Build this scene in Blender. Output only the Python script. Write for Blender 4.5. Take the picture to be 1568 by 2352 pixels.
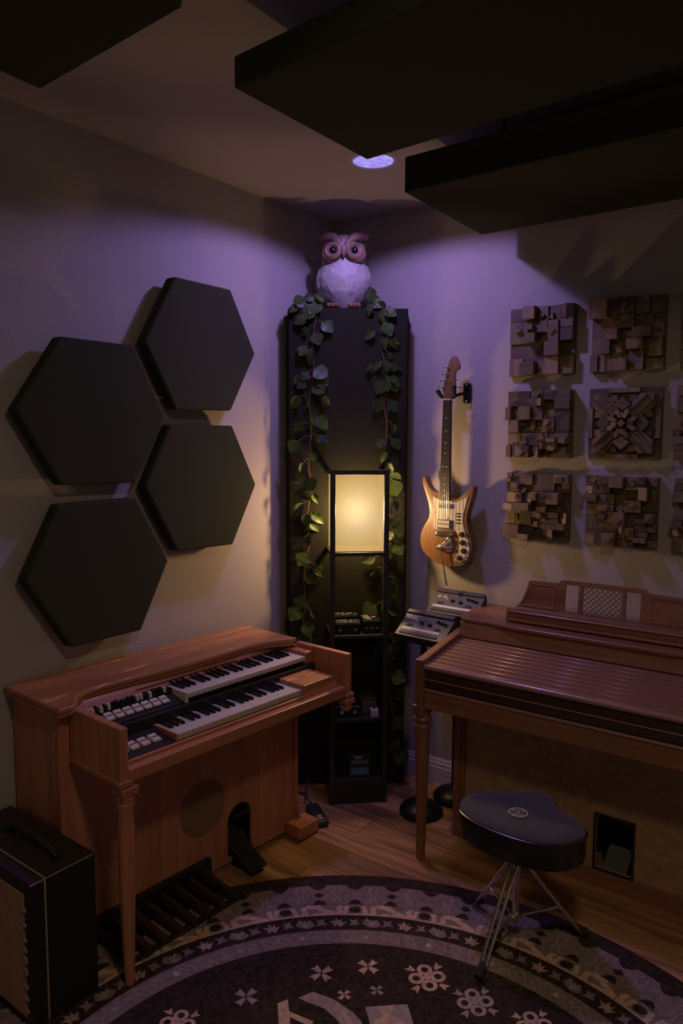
import bpy, bmesh, math, random
from math import sin, cos, pi, radians, sqrt, atan2
from mathutils import Vector, Matrix

for o in list(bpy.data.objects): bpy.data.objects.remove(o)
S = bpy.context.scene
C = S.collection

# ------------------------------------------------------------------ camera
YAW, PITCH, ROLL, F = radians(36.26), radians(5.58), radians(0.24), 1725.0
fw = Vector((-sin(YAW)*cos(PITCH), cos(YAW)*cos(PITCH), -sin(PITCH)))
rt = Vector((cos(YAW), sin(YAW), 0)); up = rt.cross(fw)
r2 = rt*cos(ROLL)+up*sin(ROLL); u2 = -rt*sin(ROLL)+up*cos(ROLL)
cam = bpy.data.cameras.new('camera'); camo = bpy.data.objects.new('camera', cam); C.objects.link(camo)
cam.sensor_fit = 'VERTICAL'; cam.sensor_height = 36; cam.lens = F/2352*36
cam.clip_start = 0.02
m = Matrix((r2, u2, -fw)).transposed().to_4x4(); m.translation = (2.3473, -3.1305, 1.6677)
camo.matrix_world = m
S.camera = camo

# ------------------------------------------------------------------ world, lights, exposure
S.view_settings.view_transform = 'Standard'; S.view_settings.look = 'None'
S.view_settings.gamma = 1; S.view_settings.use_curve_mapping = False
S.view_settings.exposure = 0
W = bpy.data.worlds.new('world'); S.world = W; W.use_nodes = True
bg = W.node_tree.nodes['Background']
bg.inputs[0].default_value = (1.0, 0.84, 0.72, 1); bg.inputs[1].default_value = 0.08

H = 2.74
LAMP_X, LAMP_Y = 0.661, -0.634
def light(name, kind, loc, energy, color, size=None, **kw):
    l = bpy.data.lights.new(name, kind); l.energy = energy; l.color = color
    for k, v in kw.items(): setattr(l, k, v)
    o = bpy.data.objects.new(name, l); o.location = loc; C.objects.link(o); return o
# violet bulb behind the recessed lens (a small downward disc)
light('violet_bulb', 'AREA', (LAMP_X, LAMP_Y, H-0.016), 4.2, (0.45, 0.32, 1.0), shape='DISK', size=0.045, spread=radians(155))
light('violet_bulb_throw', 'SPOT', (LAMP_X, LAMP_Y, H-0.016), 19.0, (0.45, 0.32, 1.0), spot_size=radians(158), spot_blend=.22, shadow_soft_size=.022)
# dim warm room light on the ceiling behind the camera
light('room_downlight', 'AREA', (2.25, -2.45, H-0.03), 9.5, (1.0, 0.75, 0.52), shape='DISK', size=0.14)
# warm bulb inside the floor lamp shade
BULB = (0.385, -0.335, 1.335)
light('warm_bulb', 'POINT', BULB, 49.0, (1.0, 0.63, 0.28), shadow_soft_size=0.03)

# ------------------------------------------------------------------ helpers
class MB:
    def __init__(s): s.v = []; s.f = []
    def add(s, vs, fs):
        b = len(s.v); s.v += [tuple(v) for v in vs]; s.f += [tuple(b+i for i in f) for f in fs]; return s
    def box(s, x0, x1, y0, y1, z0, z1, M=None):
        vs = [Vector(p) for p in ((x0,y0,z0),(x1,y0,z0),(x1,y1,z0),(x0,y1,z0),(x0,y0,z1),(x1,y0,z1),(x1,y1,z1),(x0,y1,z1))]
        if M is not None: vs = [M @ v for v in vs]
        return s.add(vs, [(0,3,2,1),(4,5,6,7),(0,1,5,4),(1,2,6,5),(2,3,7,6),(3,0,4,7)])
    def hexa(s, q0, q1):       # two quads (bottom, top), four points each
        return s.add(list(q0)+list(q1), [(0,3,2,1),(4,5,6,7),(0,1,5,4),(1,2,6,5),(2,3,7,6),(3,0,4,7)])
    def prism(s, poly, h0, h1, fn=lambda a, b, h: (a, b, h)):
        n = len(poly)
        vs = [fn(a, b, h0) for a, b in poly]+[fn(a, b, h1) for a, b in poly]
        return s.add(vs, [tuple(range(n))[::-1], tuple(range(n, 2*n))]+[(i, (i+1) % n, n+(i+1) % n, n+i) for i in range(n)])
    def tube(s, pts, r, n=8, caps=True):
        pts = [Vector(p) for p in pts]; rs = r if isinstance(r, (list, tuple)) else [r]*len(pts)
        rings = []; up_ = Vector((0, 0, 1)); prev = None
        for i, p in enumerate(pts):
            t = (pts[min(i+1, len(pts)-1)]-pts[max(i-1, 0)]).normalized()
            a = prev if prev is not None else (up_ if abs(t.z) < .9 else Vector((1, 0, 0)))
            a = (a-t*a.dot(t)).normalized(); prev = a; b = t.cross(a)
            rings.append([p+(a*cos(2*pi*k/n)+b*sin(2*pi*k/n))*rs[i] for k in range(n)])
        vs = [v for R in rings for v in R]; fs = []
        for i in range(len(pts)-1):
            for k in range(n): fs.append((i*n+k, i*n+(k+1) % n, (i+1)*n+(k+1) % n, (i+1)*n+k))
        if caps: fs += [tuple(range(n))[::-1], tuple(range((len(pts)-1)*n, len(pts)*n))]
        return s.add(vs, fs)
    def lathe(s, prof, n=24, M=None, sx=1, sy=1, open_=False):
        vs = []; fs = []
        for r, z in prof:
            for k in range(n):
                v = Vector((r*cos(2*pi*k/n)*sx, r*sin(2*pi*k/n)*sy, z)); vs.append(M @ v if M is not None else v)
        for i in range(len(prof)-1):
            for k in range(n): fs.append((i*n+k, i*n+(k+1) % n, (i+1)*n+(k+1) % n, (i+1)*n+k))
        if not open_: fs += [tuple(range(n))[::-1], tuple(range((len(prof)-1)*n, len(prof)*n))]
        return s.add(vs, fs)
    def ball(s, c, rx, ry, rz, n=14, mm=8, M=None):
        prof = [(max(sin(pi*i/mm), .01), -cos(pi*i/mm)) for i in range(mm+1)]
        D = Matrix.Translation(c) @ (M.to_4x4() if M is not None else Matrix()) @ Matrix.Diagonal((rx, ry, rz, 1))
        return s.lathe(prof, n, D)
    def mesh(s, name, mat, smooth=False):
        me = bpy.data.meshes.new(name); me.from_pydata(s.v, [], s.f)
        if mat:
            for q in (mat if isinstance(mat, list) else [mat]): me.materials.append(q)
        bm = bmesh.new(); bm.from_mesh(me); bmesh.ops.recalc_face_normals(bm, faces=bm.faces); bm.to_mesh(me); bm.free()
        if smooth: me.polygons.foreach_set('use_smooth', [True]*len(me.polygons))
        me.update(); return me
    def build(s, name, mat, parent=None, bevel=0, smooth=False, seg=2, label=None, kind=None):
        o = bpy.data.objects.new(name, s.mesh(name, mat, smooth)); C.objects.link(o)
        if parent is not None: o.parent = parent
        if bevel:
            b = o.modifiers.new('bevel', 'BEVEL'); b.width = bevel; b.segments = seg; b.limit_method = 'ANGLE'; b.angle_limit = radians(40)
        if smooth:
            try:
                e = o.modifiers.new('edge', 'EDGE_SPLIT'); e.split_angle = radians(45)
            except Exception: pass
        if label: o['label'] = label
        if kind: o['kind'] = kind
        return o

def place(name, me, parent, loc, rot=(0, 0, 0), scale=(1, 1, 1), label=None):
    o = bpy.data.objects.new(name, me); o.location = loc; o.rotation_euler = rot; o.scale = scale
    C.objects.link(o); o.parent = parent
    if label: o['label'] = label
    return o
def thing(name, label, cat, loc=(0, 0, 0), rotz=0, group=None):
    o = bpy.data.objects.new(name, None); o.location = loc; o.rotation_euler = (0, 0, rotz); o.empty_display_size = .05
    C.objects.link(o); o['label'] = label; o['category'] = cat
    if group: o['group'] = group
    return o
def tag(o, label, cat, group=None):
    o['label'] = label; o['category'] = cat
    if group: o['group'] = group
    return o
def lettering(txt, size, mat, parent, M, name='lettering', shear=0, ext=.0004, align='LEFT'):
    cu = bpy.data.curves.new(name, 'FONT'); cu.body = txt; cu.size = size; cu.shear = shear; cu.extrude = ext; cu.align_x = align
    cu.resolution_u = 3
    t = bpy.data.objects.new('tmp', cu); C.objects.link(t)
    me = bpy.data.meshes.new_from_object(t.evaluated_get(bpy.context.evaluated_depsgraph_get()))
    bpy.data.objects.remove(t); me.materials.clear(); me.materials.append(mat); me.name = name
    me.transform(M)
    o = bpy.data.objects.new(name, me); C.objects.link(o); o.parent = parent; return o
rnd = random.Random(7)

# ------------------------------------------------------------------ materials
def mat(name, col, rough=.6, metal=0., bump=0., bscale=100., var=0., vscale=8., coat=0., emit=None, estr=0., sheen=0., spec=.5):
    m = bpy.data.materials.new(name); m.use_nodes = True; nt = m.node_tree; b = nt.nodes['Principled BSDF']
    b.inputs['Base Color'].default_value = (*col, 1); b.inputs['Roughness'].default_value = rough; b.inputs['Metallic'].default_value = metal
    b.inputs['Specular IOR Level'].default_value = spec
    if coat: b.inputs['Coat Weight'].default_value = coat; b.inputs['Coat Roughness'].default_value = .15
    if sheen: b.inputs['Sheen Weight'].default_value = sheen; b.inputs['Sheen Roughness'].default_value = .6
    tc = nt.nodes.new('ShaderNodeTexCoord')
    if bump:
        n = nt.nodes.new('ShaderNodeTexNoise'); n.inputs['Scale'].default_value = bscale; n.inputs['Detail'].default_value = 3
        nt.links.new(tc.outputs['Object'], n.inputs['Vector'])
        bp = nt.nodes.new('ShaderNodeBump'); bp.inputs['Strength'].default_value = bump; bp.inputs['Distance'].default_value = .004
        nt.links.new(n.outputs['Fac'], bp.inputs['Height']); nt.links.new(bp.outputs['Normal'], b.inputs['Normal'])
    if var:
        n = nt.nodes.new('ShaderNodeTexNoise'); n.inputs['Scale'].default_value = vscale; n.inputs['Detail'].default_value = 5
        nt.links.new(tc.outputs['Object'], n.inputs['Vector'])
        r = nt.nodes.new('ShaderNodeValToRGB'); r.color_ramp.elements[0].position = .3; r.color_ramp.elements[1].position = .7
        r.color_ramp.elements[0].color = (*[c*(1-var) for c in col], 1); r.color_ramp.elements[1].color = (*[min(1, c*(1+var)) for c in col], 1)
        nt.links.new(n.outputs['Fac'], r.inputs['Fac']); nt.links.new(r.outputs['Color'], b.inputs['Base Color'])
    if emit: b.inputs['Emission Color'].default_value = (*emit, 1); b.inputs['Emission Strength'].default_value = estr
    return m
def wood(name, c1, c2, axis=0, rough=.45, scale=1., coat=.0, wear=None, wearpos=.62, spec=.5, seedrand=False):
    m = bpy.data.materials.new(name); m.use_nodes = True; nt = m.node_tree; b = nt.nodes['Principled BSDF']; L = nt.links
    b.inputs['Roughness'].default_value = rough; b.inputs['Coat Weight'].default_value = coat; b.inputs['Coat Roughness'].default_value = .2
    b.inputs['Specular IOR Level'].default_value = spec
    tc = nt.nodes.new('ShaderNodeTexCoord'); mp = nt.nodes.new('ShaderNodeMapping')
    sc = [30*scale]*3; sc[axis] = 2.2*scale; mp.inputs['Scale'].default_value = sc
    if seedrand:
        oi = nt.nodes.new('ShaderNodeObjectInfo'); vm = nt.nodes.new('ShaderNodeVectorMath'); vm.operation = 'ADD'
        cx = nt.nodes.new('ShaderNodeCombineXYZ')
        ml = nt.nodes.new('ShaderNodeMath'); ml.operation = 'MULTIPLY'; ml.inputs[1].default_value = 37
        L.new(oi.outputs['Random'], ml.inputs[0]); L.new(ml.outputs[0], cx.inputs[0]); L.new(ml.outputs[0], cx.inputs[1])
        L.new(tc.outputs['Object'], vm.inputs[0]); L.new(cx.outputs[0], vm.inputs[1]); L.new(vm.outputs[0], mp.inputs['Vector'])
    else: L.new(tc.outputs['Object'], mp.inputs['Vector'])
    n = nt.nodes.new('ShaderNodeTexNoise'); n.inputs['Scale'].default_value = 1; n.inputs['Detail'].default_value = 8; n.inputs['Roughness'].default_value = .65
    n.inputs['Distortion'].default_value = .6
    L.new(mp.outputs[0], n.inputs['Vector'])
    r = nt.nodes.new('ShaderNodeValToRGB'); r.color_ramp.elements[0].position = .32; r.color_ramp.elements[1].position = .68
    r.color_ramp.elements[0].color = (*c1, 1); r.color_ramp.elements[1].color = (*c2, 1)
    L.new(n.outputs['Fac'], r.inputs['Fac']); out = r.outputs['Color']
    if seedrand:
        hs = nt.nodes.new('ShaderNodeHueSaturation'); mr = nt.nodes.new('ShaderNodeMapRange'); mr.inputs[3].default_value = .6; mr.inputs[4].default_value = 1.35
        L.new(oi.outputs['Random'], mr.inputs[0]); L.new(mr.outputs[0], hs.inputs['Value']); L.new(out, hs.inputs['Color']); out = hs.outputs['Color']
    if wear:
        n2 = nt.nodes.new('ShaderNodeTexNoise'); n2.inputs['Scale'].default_value = 5; n2.inputs['Detail'].default_value = 9; n2.inputs['Roughness'].default_value = .72
        mp2 = nt.nodes.new('ShaderNodeMapping'); s2 = [4.5]*3; s2[axis] = 1.1; mp2.inputs['Scale'].default_value = s2
        L.new(tc.outputs['Object'], mp2.inputs['Vector']); L.new(mp2.outputs[0], n2.inputs['Vector'])
        r2_ = nt.nodes.new('ShaderNodeValToRGB'); r2_.color_ramp.elements[0].position = wearpos; r2_.color_ramp.elements[1].position = wearpos+.05
        mx = nt.nodes.new('ShaderNodeMixRGB'); mx.inputs[2].default_value = (*wear, 1)
        L.new(n2.outputs['Fac'], r2_.inputs['Fac']); L.new(r2_.outputs['Color'], mx.inputs[0]); L.new(out, mx.inputs[1]); out = mx.outputs[0]
    L.new(out, b.inputs['Base Color'])
    bp = nt.nodes.new('ShaderNodeBump'); bp.inputs['Strength'].default_value = .08; bp.inputs['Distance'].default_value = .002
    L.new(n.outputs['Fac'], bp.inputs['Height']); L.new(bp.outputs['Normal'], b.inputs['Normal'])
    return m
M = dict(
 wall=mat('wall_paint', (.40, .35, .33), .85, bump=.45, bscale=110, var=.03, vscale=2),
 ceil=mat('ceiling_paint', (.42, .36, .33), .9, bump=.3, bscale=120),
 trim=mat('trim_paint', (.55, .50, .50), .5),
 plank=wood('floor_plank_wood', (.18, .085, .042), (.52, .28, .125), 0, .42, .7, spec=.4, seedrand=True),
 sub=mat('subfloor', (.02, .012, .008), .9),
 fabric=mat('black_acoustic_fabric', (.044, .046, .027), 1, bump=.2, bscale=600, sheen=.0, spec=.1),
 fabric2=mat('black_trap_fabric', (.022, .021, .015), 1, bump=.2, bscale=600, sheen=.0, spec=.1),
 blackwood=mat('black_painted_wood', (.018, .015, .013), .5),
 blackmetal=mat('black_metal', (.02, .02, .022), .4, .6),
 blackplastic=mat('black_plastic', (.020, .019, .020), .55),
 rubber=mat('black_rubber', (.02, .019, .018), .8),
 chrome=mat('chrome', (.75, .72, .68), .18, 1),
 brass=mat('brass', (.6, .42, .2), .3, 1),
 cream=mat('ivory_plastic', (.62, .55, .47), .35, var=.05),
 key=mat('white_key_plastic', (.60, .54, .50), .3),
 keyfront=mat('yellowed_key_front', (.50, .42, .28), .4),
 blackkey=mat('black_key_plastic', (.012, .011, .012), .25),
 darkpanel=mat('dark_console_panel', (.018, .013, .011), .45),
 white=mat('white_print', (.7, .68, .66), .6),
 org=wood('orange_brown_veneer', (.27, .095, .045), (.50, .20, .095), 0, .42, .6, coat=.15),
 orgz=wood('orange_brown_veneer_upright', (.36, .13, .068), (.58, .235, .125), 2, .5, .6),
 orglid=wood('worn_lid_veneer', (.30, .115, .045), (.50, .21, .08), 0, .45, .6, coat=.1, wear=(.80, .40, .17), wearpos=.575),
 org2=wood('dark_walnut', (.17, .070, .040), (.32, .135, .070), 0, .33, .7, coat=.25),
 org2z=wood('dark_walnut_upright', (.18, .075, .038), (.32, .14, .068), 2, .4, .7, coat=.1),
 slat=wood('tambour_walnut', (.17, .075, .050), (.26, .115, .075), 0, .45, .8, coat=.05),
 bead=mat('polished_bead_wood', (.30, .15, .11), .30, coat=.6, spec=.8),
 slatshaded=wood('tambour_shaded', (.035, .017, .012), (.06, .03, .02), 0, .3, .8),  # tambour wood with the shade of the upright lid front in its colour
 cloth2=mat('brown_grille_cloth', (.38, .235, .125), .95, bump=.6, bscale=500, var=.2, vscale=30),
 blk1=wood('pine_offcut', (.12, .08, .045), (.25, .165, .095), 2, .6, 1, seedrand=True),
 blk2=wood('oak_offcut', (.09, .06, .035), (.20, .13, .075), 0, .6, 1, seedrand=True),
 gbody=wood('guitar_mahogany', (.15, .065, .022), (.28, .135, .048), 2, .38, 1.3, coat=.15),
 gneck=wood('guitar_maple', (.16, .075, .032), (.26, .13, .06), 2, .4, 1.3, coat=.1),
 rosewood=mat('rosewood', (.03, .016, .011), .5),
 owlw=mat('owl_white_paint', (.38, .34, .33), .6, bump=.35, bscale=40, var=.10, vscale=22),
 owlb=mat('owl_brown_carved_wood', (.20, .11, .085), .55, bump=.9, bscale=55, var=.4, vscale=30),
 owld=mat('owl_dark_pupil', (.008, .006, .006), .15),
 vine=mat('vine_stem', (.13, .06, .025), .7),
 ampv=mat('dark_amp_vinyl', (.028, .020, .018), .5, bump=.3, bscale=300),
 amps=mat('black_amp_side', (.010, .009, .008), .6),
 ampg=mat('tan_grille_cloth', (.42, .25, .15), .95, bump=.6, bscale=500, var=.12, vscale=20),
 piping=mat('cream_piping', (.36, .25, .17), .5),
 seat=mat('black_seat_velour', (.028, .024, .030), .8, bump=.3, bscale=500, sheen=.2),
 seatv=mat('black_seat_vinyl', (.015, .014, .016), .28, spec=.7),
 badge=mat('badge_print', (.62, .54, .50), .5),
 mix=mat('grey_mixer_shell', (.065, .058, .070), .45),
 mixd=mat('dark_mixer_shell', (.035, .033, .045), .5),
 mixw=mat('white_mixer_strip', (.50, .46, .54), .5),
 rdark=mat('rug_dark_wool', (.055, .034, .028), 1, bump=.7, bscale=260, var=.45, vscale=70, spec=.1),
 rlav=mat('rug_mauve_wool', (.28, .20, .185), 1, bump=.7, bscale=260, var=.25, vscale=60, spec=.1),
 rlav2=mat('rug_pale_mauve_wool', (.44, .33, .30), 1, bump=.7, bscale=260, var=.2, vscale=60, spec=.1),
 rpink=mat('rug_dusty_pink_wool', (.46, .29, .25), 1, bump=.7, bscale=260, var=.35, vscale=60, spec=.1),
 rtan=mat('rug_tan_wool', (.68, .44, .31), 1, bump=.7, bscale=260, var=.25, vscale=60, spec=.1),
)
def leafmat():
    m = bpy.data.materials.new('ivy_leaf_green'); m.use_nodes = True; nt = m.node_tree; L = nt.links; b = nt.nodes['Principled BSDF']
    tc = nt.nodes.new('ShaderNodeTexCoord'); oi = nt.nodes.new('ShaderNodeObjectInfo')
    sp = nt.nodes.new('ShaderNodeSeparateXYZ'); L.new(tc.outputs['Object'], sp.inputs[0])
    def mth(op, a, b_=None, c=None):
        n = nt.nodes.new('ShaderNodeMath'); n.operation = op
        for i, v in enumerate((a, b_, c)):
            if v is None: continue
            if isinstance(v, (int, float)): n.inputs[i].default_value = v
            else: L.new(v, n.inputs[i])
        return n.outputs[0]
    ax = mth('ABSOLUTE', sp.outputs[0])
    mid = mth('LESS_THAN', ax, .012)
    q = mth('SUBTRACT', sp.outputs[1], mth('MULTIPLY', ax, .9)); fr = mth('FRACT', mth('MULTIPLY', q, 5.0)); side = mth('LESS_THAN', fr, .09)
    vein = mth('MAXIMUM', mid, side)
    ns = nt.nodes.new('ShaderNodeTexNoise'); ns.inputs['Scale'].default_value = 3; L.new(tc.outputs['Object'], ns.inputs['Vector'])
    r = nt.nodes.new('ShaderNodeValToRGB'); r.color_ramp.elements[0].color = (.010, .022, .006, 1); r.color_ramp.elements[1].color = (.050, .082, .016, 1)
    f = mth('MULTIPLY_ADD', oi.outputs['Random'], .6, mth('MULTIPLY', ns.outputs['Fac'], .45)); L.new(f, r.inputs['Fac'])
    mx = nt.nodes.new('ShaderNodeMixRGB'); mx.inputs[2].default_value = (.10, .13, .04, 1); L.new(mth('MULTIPLY', vein, .35), mx.inputs[0]); L.new(r.outputs[0], mx.inputs[1])
    L.new(mx.outputs[0], b.inputs['Base Color']); b.inputs['Roughness'].default_value = .5; b.inputs['Specular IOR Level'].default_value = .3
    return m
M['leaf'] = leafmat()
def shademat(name='lit_lampshade', alpha=.78):
    m = bpy.data.materials.new(name); m.use_nodes = True; nt = m.node_tree; L = nt.links; b = nt.nodes['Principled BSDF']
    tc = nt.nodes.new('ShaderNodeTexCoord'); vm = nt.nodes.new('ShaderNodeVectorMath'); vm.operation = 'DISTANCE'
    vm.inputs[1].default_value = (0.125, 0.10, 1.335); L.new(tc.outputs['Object'], vm.inputs[0])
    r = nt.nodes.new('ShaderNodeValToRGB'); e = r.color_ramp.elements
    e[0].position = .085; e[0].color = (.60, .48, .29, 1); e[1].position = .24; e[1].color = (.58, .34, .09, 1)
    n = e.new(.15); n.color = (.66, .44, .17, 1)
    L.new(vm.outputs['Value'], r.inputs['Fac'])
    wv = nt.nodes.new('ShaderNodeTexNoise'); wv.inputs['Scale'].default_value = 1; mp = nt.nodes.new('ShaderNodeMapping'); mp.inputs['Scale'].default_value = (500, 500, 20)
    L.new(tc.outputs['Object'], mp.inputs[0]); L.new(mp.outputs[0], wv.inputs['Vector'])
    mr = nt.nodes.new('ShaderNodeMapRange'); mr.inputs[3].default_value = .95; mr.inputs[4].default_value = 1.10; L.new(wv.outputs['Fac'], mr.inputs[0])
    L.new(r.outputs[0], b.inputs['Emission Color']); L.new(mr.outputs[0], b.inputs['Emission Strength'])
    b.inputs['Base Color'].default_value = (.004, .003, .002, 1); b.inputs['Specular IOR Level'].default_value = 0; b.inputs['Roughness'].default_value = .9; b.inputs['Alpha'].default_value = alpha
    return m
M['shade'] = shademat(); M['addedtop'] = shademat('added_sheer_top', .82)
def lensmat():
    m = bpy.data.materials.new('violet_lamp_lens'); m.use_nodes = True; nt = m.node_tree; L = nt.links; b = nt.nodes['Principled BSDF']
    tc = nt.nodes.new('ShaderNodeTexCoord'); n = nt.nodes.new('ShaderNodeTexNoise'); n.inputs['Scale'].default_value = 22; n.inputs['Detail'].default_value = 6; n.inputs['Distortion'].default_value = 2
    L.new(tc.outputs['Object'], n.inputs['Vector'])
    r = nt.nodes.new('ShaderNodeValToRGB'); r.color_ramp.elements[0].position = .35; r.color_ramp.elements[0].color = (.26, .20, .85, 1); r.color_ramp.elements[1].position = .7; r.color_ramp.elements[1].color = (.50, .45, 1, 1)
    L.new(n.outputs['Fac'], r.inputs['Fac']); L.new(r.outputs[0], b.inputs['Emission Color']); b.inputs['Emission Strength'].default_value = .9
    b.inputs['Base Color'].default_value = (.2, .2, .3, 1)
    return m
M['lens'] = lensmat()

# ------------------------------------------------------------------ room shell
ROOM = 4.6
def struct(o): o['kind'] = 'structure'; return o
struct(MB().box(-.12, 0, -ROOM, .12, -.05, H+.1).build('wall_left', M['wall']))
struct(MB().box(0, ROOM, 0, .12, -.05, H+.1).build('wall_right', M['wall']))
struct(MB().box(0, ROOM, -ROOM, 0, H, H+.1).build('ceiling', M['ceil']))
fl = struct(MB().box(0, ROOM, -ROOM, 0, -.05, -.014).build('floor', M['sub']))
pw = .128; pms = {}
row = 0; y = -.002
while y > -3.5:
    x = .002 - rnd.choice([.0, .3, .6, .9]); 
    while x < 3.6:
        ln = rnd.choice([.9, 1.2, 1.2]); x0 = max(x, .002); x1 = x+ln
        if x1-x0 > .1:
            key = round(x1-x0, 2)
            if key not in pms: pms[key] = MB().box(0, key-.002, -pw+.002, 0, -.014, 0).mesh('plank', M['plank'])
            place('plank', pms[key], fl, (x0, y, rnd.uniform(-.0006, 0)))
        x = x1
    y -= pw; row += 1
def base_prof(): return [(0, 0), (.014, 0), (.014, .075), (.011, .08), (.011, .095), (.007, .10), (.007, .108), (.003, .118), (0, .118)]
struct(MB().prism(base_prof(), .015, ROOM, lambda a, b, h: (h, -a-.0005, b+.0005)).build('baseboard_right', M['trim']))
struct(MB().prism(base_prof(), .0, ROOM, lambda a, b, h: (a+.0005, -h-.0005, b+.0005)).build('baseboard_left', M['trim']))

# recessed ceiling light
t = thing('recessed_ceiling_light', 'round recessed ceiling light glowing violet between the hanging panels', 'ceiling light', (LAMP_X, LAMP_Y, H))
MB().lathe([(.080, -.010), (.094, -.006), (.098, -.0005), (.080, -.0005), (.080, -.010)], 40, open_=True).build('trim_ring', M['trim'], t, smooth=True)
MB().lathe([(.001, -.0065), (.078, -.0065), (.079, -.003), (.001, -.003)], 40).build('lens', M['lens'], t, smooth=True)

# hanging ceiling panels
def cpanel(label, quad, z0, z1):
    cx = sum(p[0] for p in quad)/4; cy = sum(p[1] for p in quad)/4
    t = thing('ceiling_panel', label, 'acoustic panel', (cx, cy, z0))
    q = [(a-cx, b-cy) for a, b in quad]
    MB().prism(q, 0, z1-z0).build('fabric_wrap', M['fabric'], t, bevel=.006)
    for a, b in q:
        MB().tube([(a*.5, b*.5, z1-z0), (a*.5, b*.5, H-z0)], .006).build('standoff', M['blackmetal'], t)
cpanel('black fabric ceiling panel nearest the violet light, reaching the top edge', [(.942, -1.683), (.938, -1.079), (2.10, -1.165), (2.10, -1.77)], 2.55, 2.628)
cpanel('thick black fabric ceiling panel beside the right wall, above the wood tiles', [(.918, -.822), (.894, -.167), (2.11, -.20), (2.13, -.86)], 2.52, 2.64)
cpanel('black fabric ceiling panel at the upper left, away from the others', [(.536, -1.966), (1.11, -2.003), (1.15, -3.22), (.60, -3.18)], 2.55, 2.628)

# hexagonal wall panels
hexes = [
 ('upper right black hexagonal wall panel, highest of the four', [(-1.134, 2.282), (-.834, 2.281), (-.689, 2.031), (-.839, 1.783), (-1.14, 1.779), (-1.285, 2.026)]),
 ('largest-looking black hexagonal wall panel at the far left, second highest', [(-1.634, 2.003), (-1.338, 2.003), (-1.196, 1.747), (-1.345, 1.502), (-1.652, 1.508), (-1.805, 1.756)]),
 ('lower right black hexagonal wall panel beside the lamp glow', [(-1.169, 1.72), (-.832, 1.72), (-.689, 1.465), (-.836, 1.215), (-1.145, 1.222), (-1.297, 1.485)]),
 ('lowest black hexagonal wall panel, just above the left organ', [(-1.662, 1.442), (-1.34, 1.445), (-1.192, 1.192), (-1.33, .942), (-1.629, .942), (-1.793, 1.200)])]
for lab, pts in hexes:
    cy = sum(p[0] for p in pts)/6; cz = sum(p[1] for p in pts)/6
    t = thing('hexagonal_panel', lab, 'acoustic panel', (0, cy, cz), 0, 'black hexagonal panels on the left wall')
    MB().prism([(a-cy, b-cz) for a, b in pts], .036, .09, lambda a, b, h: (h, a, b)).build('fabric_wrap', M['fabric'], t, bevel=.008, seg=3)
    MB().box(.0, .036, -.09, .09, -.09, .09).build('mounting_block', M['blackwood'], t)

# corner bass trap
TA = Vector((.06, -.44)); TB = Vector((.50, -.09)); TE = (TB-TA).normalized(); TN = Vector((TE.y, -TE.x)); TW = (TB-TA).length
TANG = atan2(TE.y, TE.x)
def tp(s, off, z): p = TA+TE*s+TN*off; return (p.x, p.y, z)
t = thing('corner_bass_trap', 'tall black fabric bass trap filling the room corner', 'acoustic panel', (TA.x, TA.y, 0), TANG)
# local: x along face, y into the corner
MB().prism([(0, .03), (TW, .03), (TW+.0, .085), (.285, .33), (0, .065)], .004, 2.262).build('corner_core', M['fabric2'], t, bevel=.004)
MB().prism([(.0, .0), (TW, .0), (TW, .029), (0, .029)], .004, 2.232).build('rear_panel', M['fabric2'], t, bevel=.005)
MB().prism([(.006, -.034), (TW-.008, -.034), (TW-.008, -.001), (.006, -.001)], .004, 2.262).build('front_panel', M['fabric2'], t, bevel=.006)

# owl figurine
OB = 2.2625
oc = Vector(tp(.262, -.062, OB))
t = thing('owl_figurine', 'carved owl figurine with white body on top of the black corner column', 'figurine', oc, TANG+radians(-3))
prof = [(.052, -.022), (.062, -.012), (.074, .004), (.094, .028), (.110, .052), (.121, .078), (.1255, .104), (.1255, .126), (.119, .148), (.110, .168), (.101, .190), (.099, .215), (.100, .245), (.097, .280), (.078, .302), (.04, .312), (.01, .314)]
b = MB(); n = 24; zoff = .022
for i, (r, z) in enumerate(prof):
    for k in range(n):
        a = 2*pi*(k+(.5 if i % 2 else 0))/n; rr = r*(1+rnd.uniform(-.022, .022))
        b.v.append((rr*cos(a), rr*sin(a)*.80, z+zoff+rnd.uniform(-.003, .003)*(0 < i < len(prof)-1)))
for i in range(len(prof)-1):
    for k in range(n):
        a0 = i*n+k; a1 = i*n+(k+1) % n; c0 = (i+1)*n+k; c1 = (i+1)*n+(k+1) % n
        if i % 2 == 0: b.f += [(a0, a1, c0), (a1, c1, c0)]
        else: b.f += [(a0, a1, c1), (a0, c1, c0)]
b.f += [tuple(range(n))[::-1], tuple(range((len(prof)-1)*n, len(prof)*n))]
b.build('body', M['owlw'], t)
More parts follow.
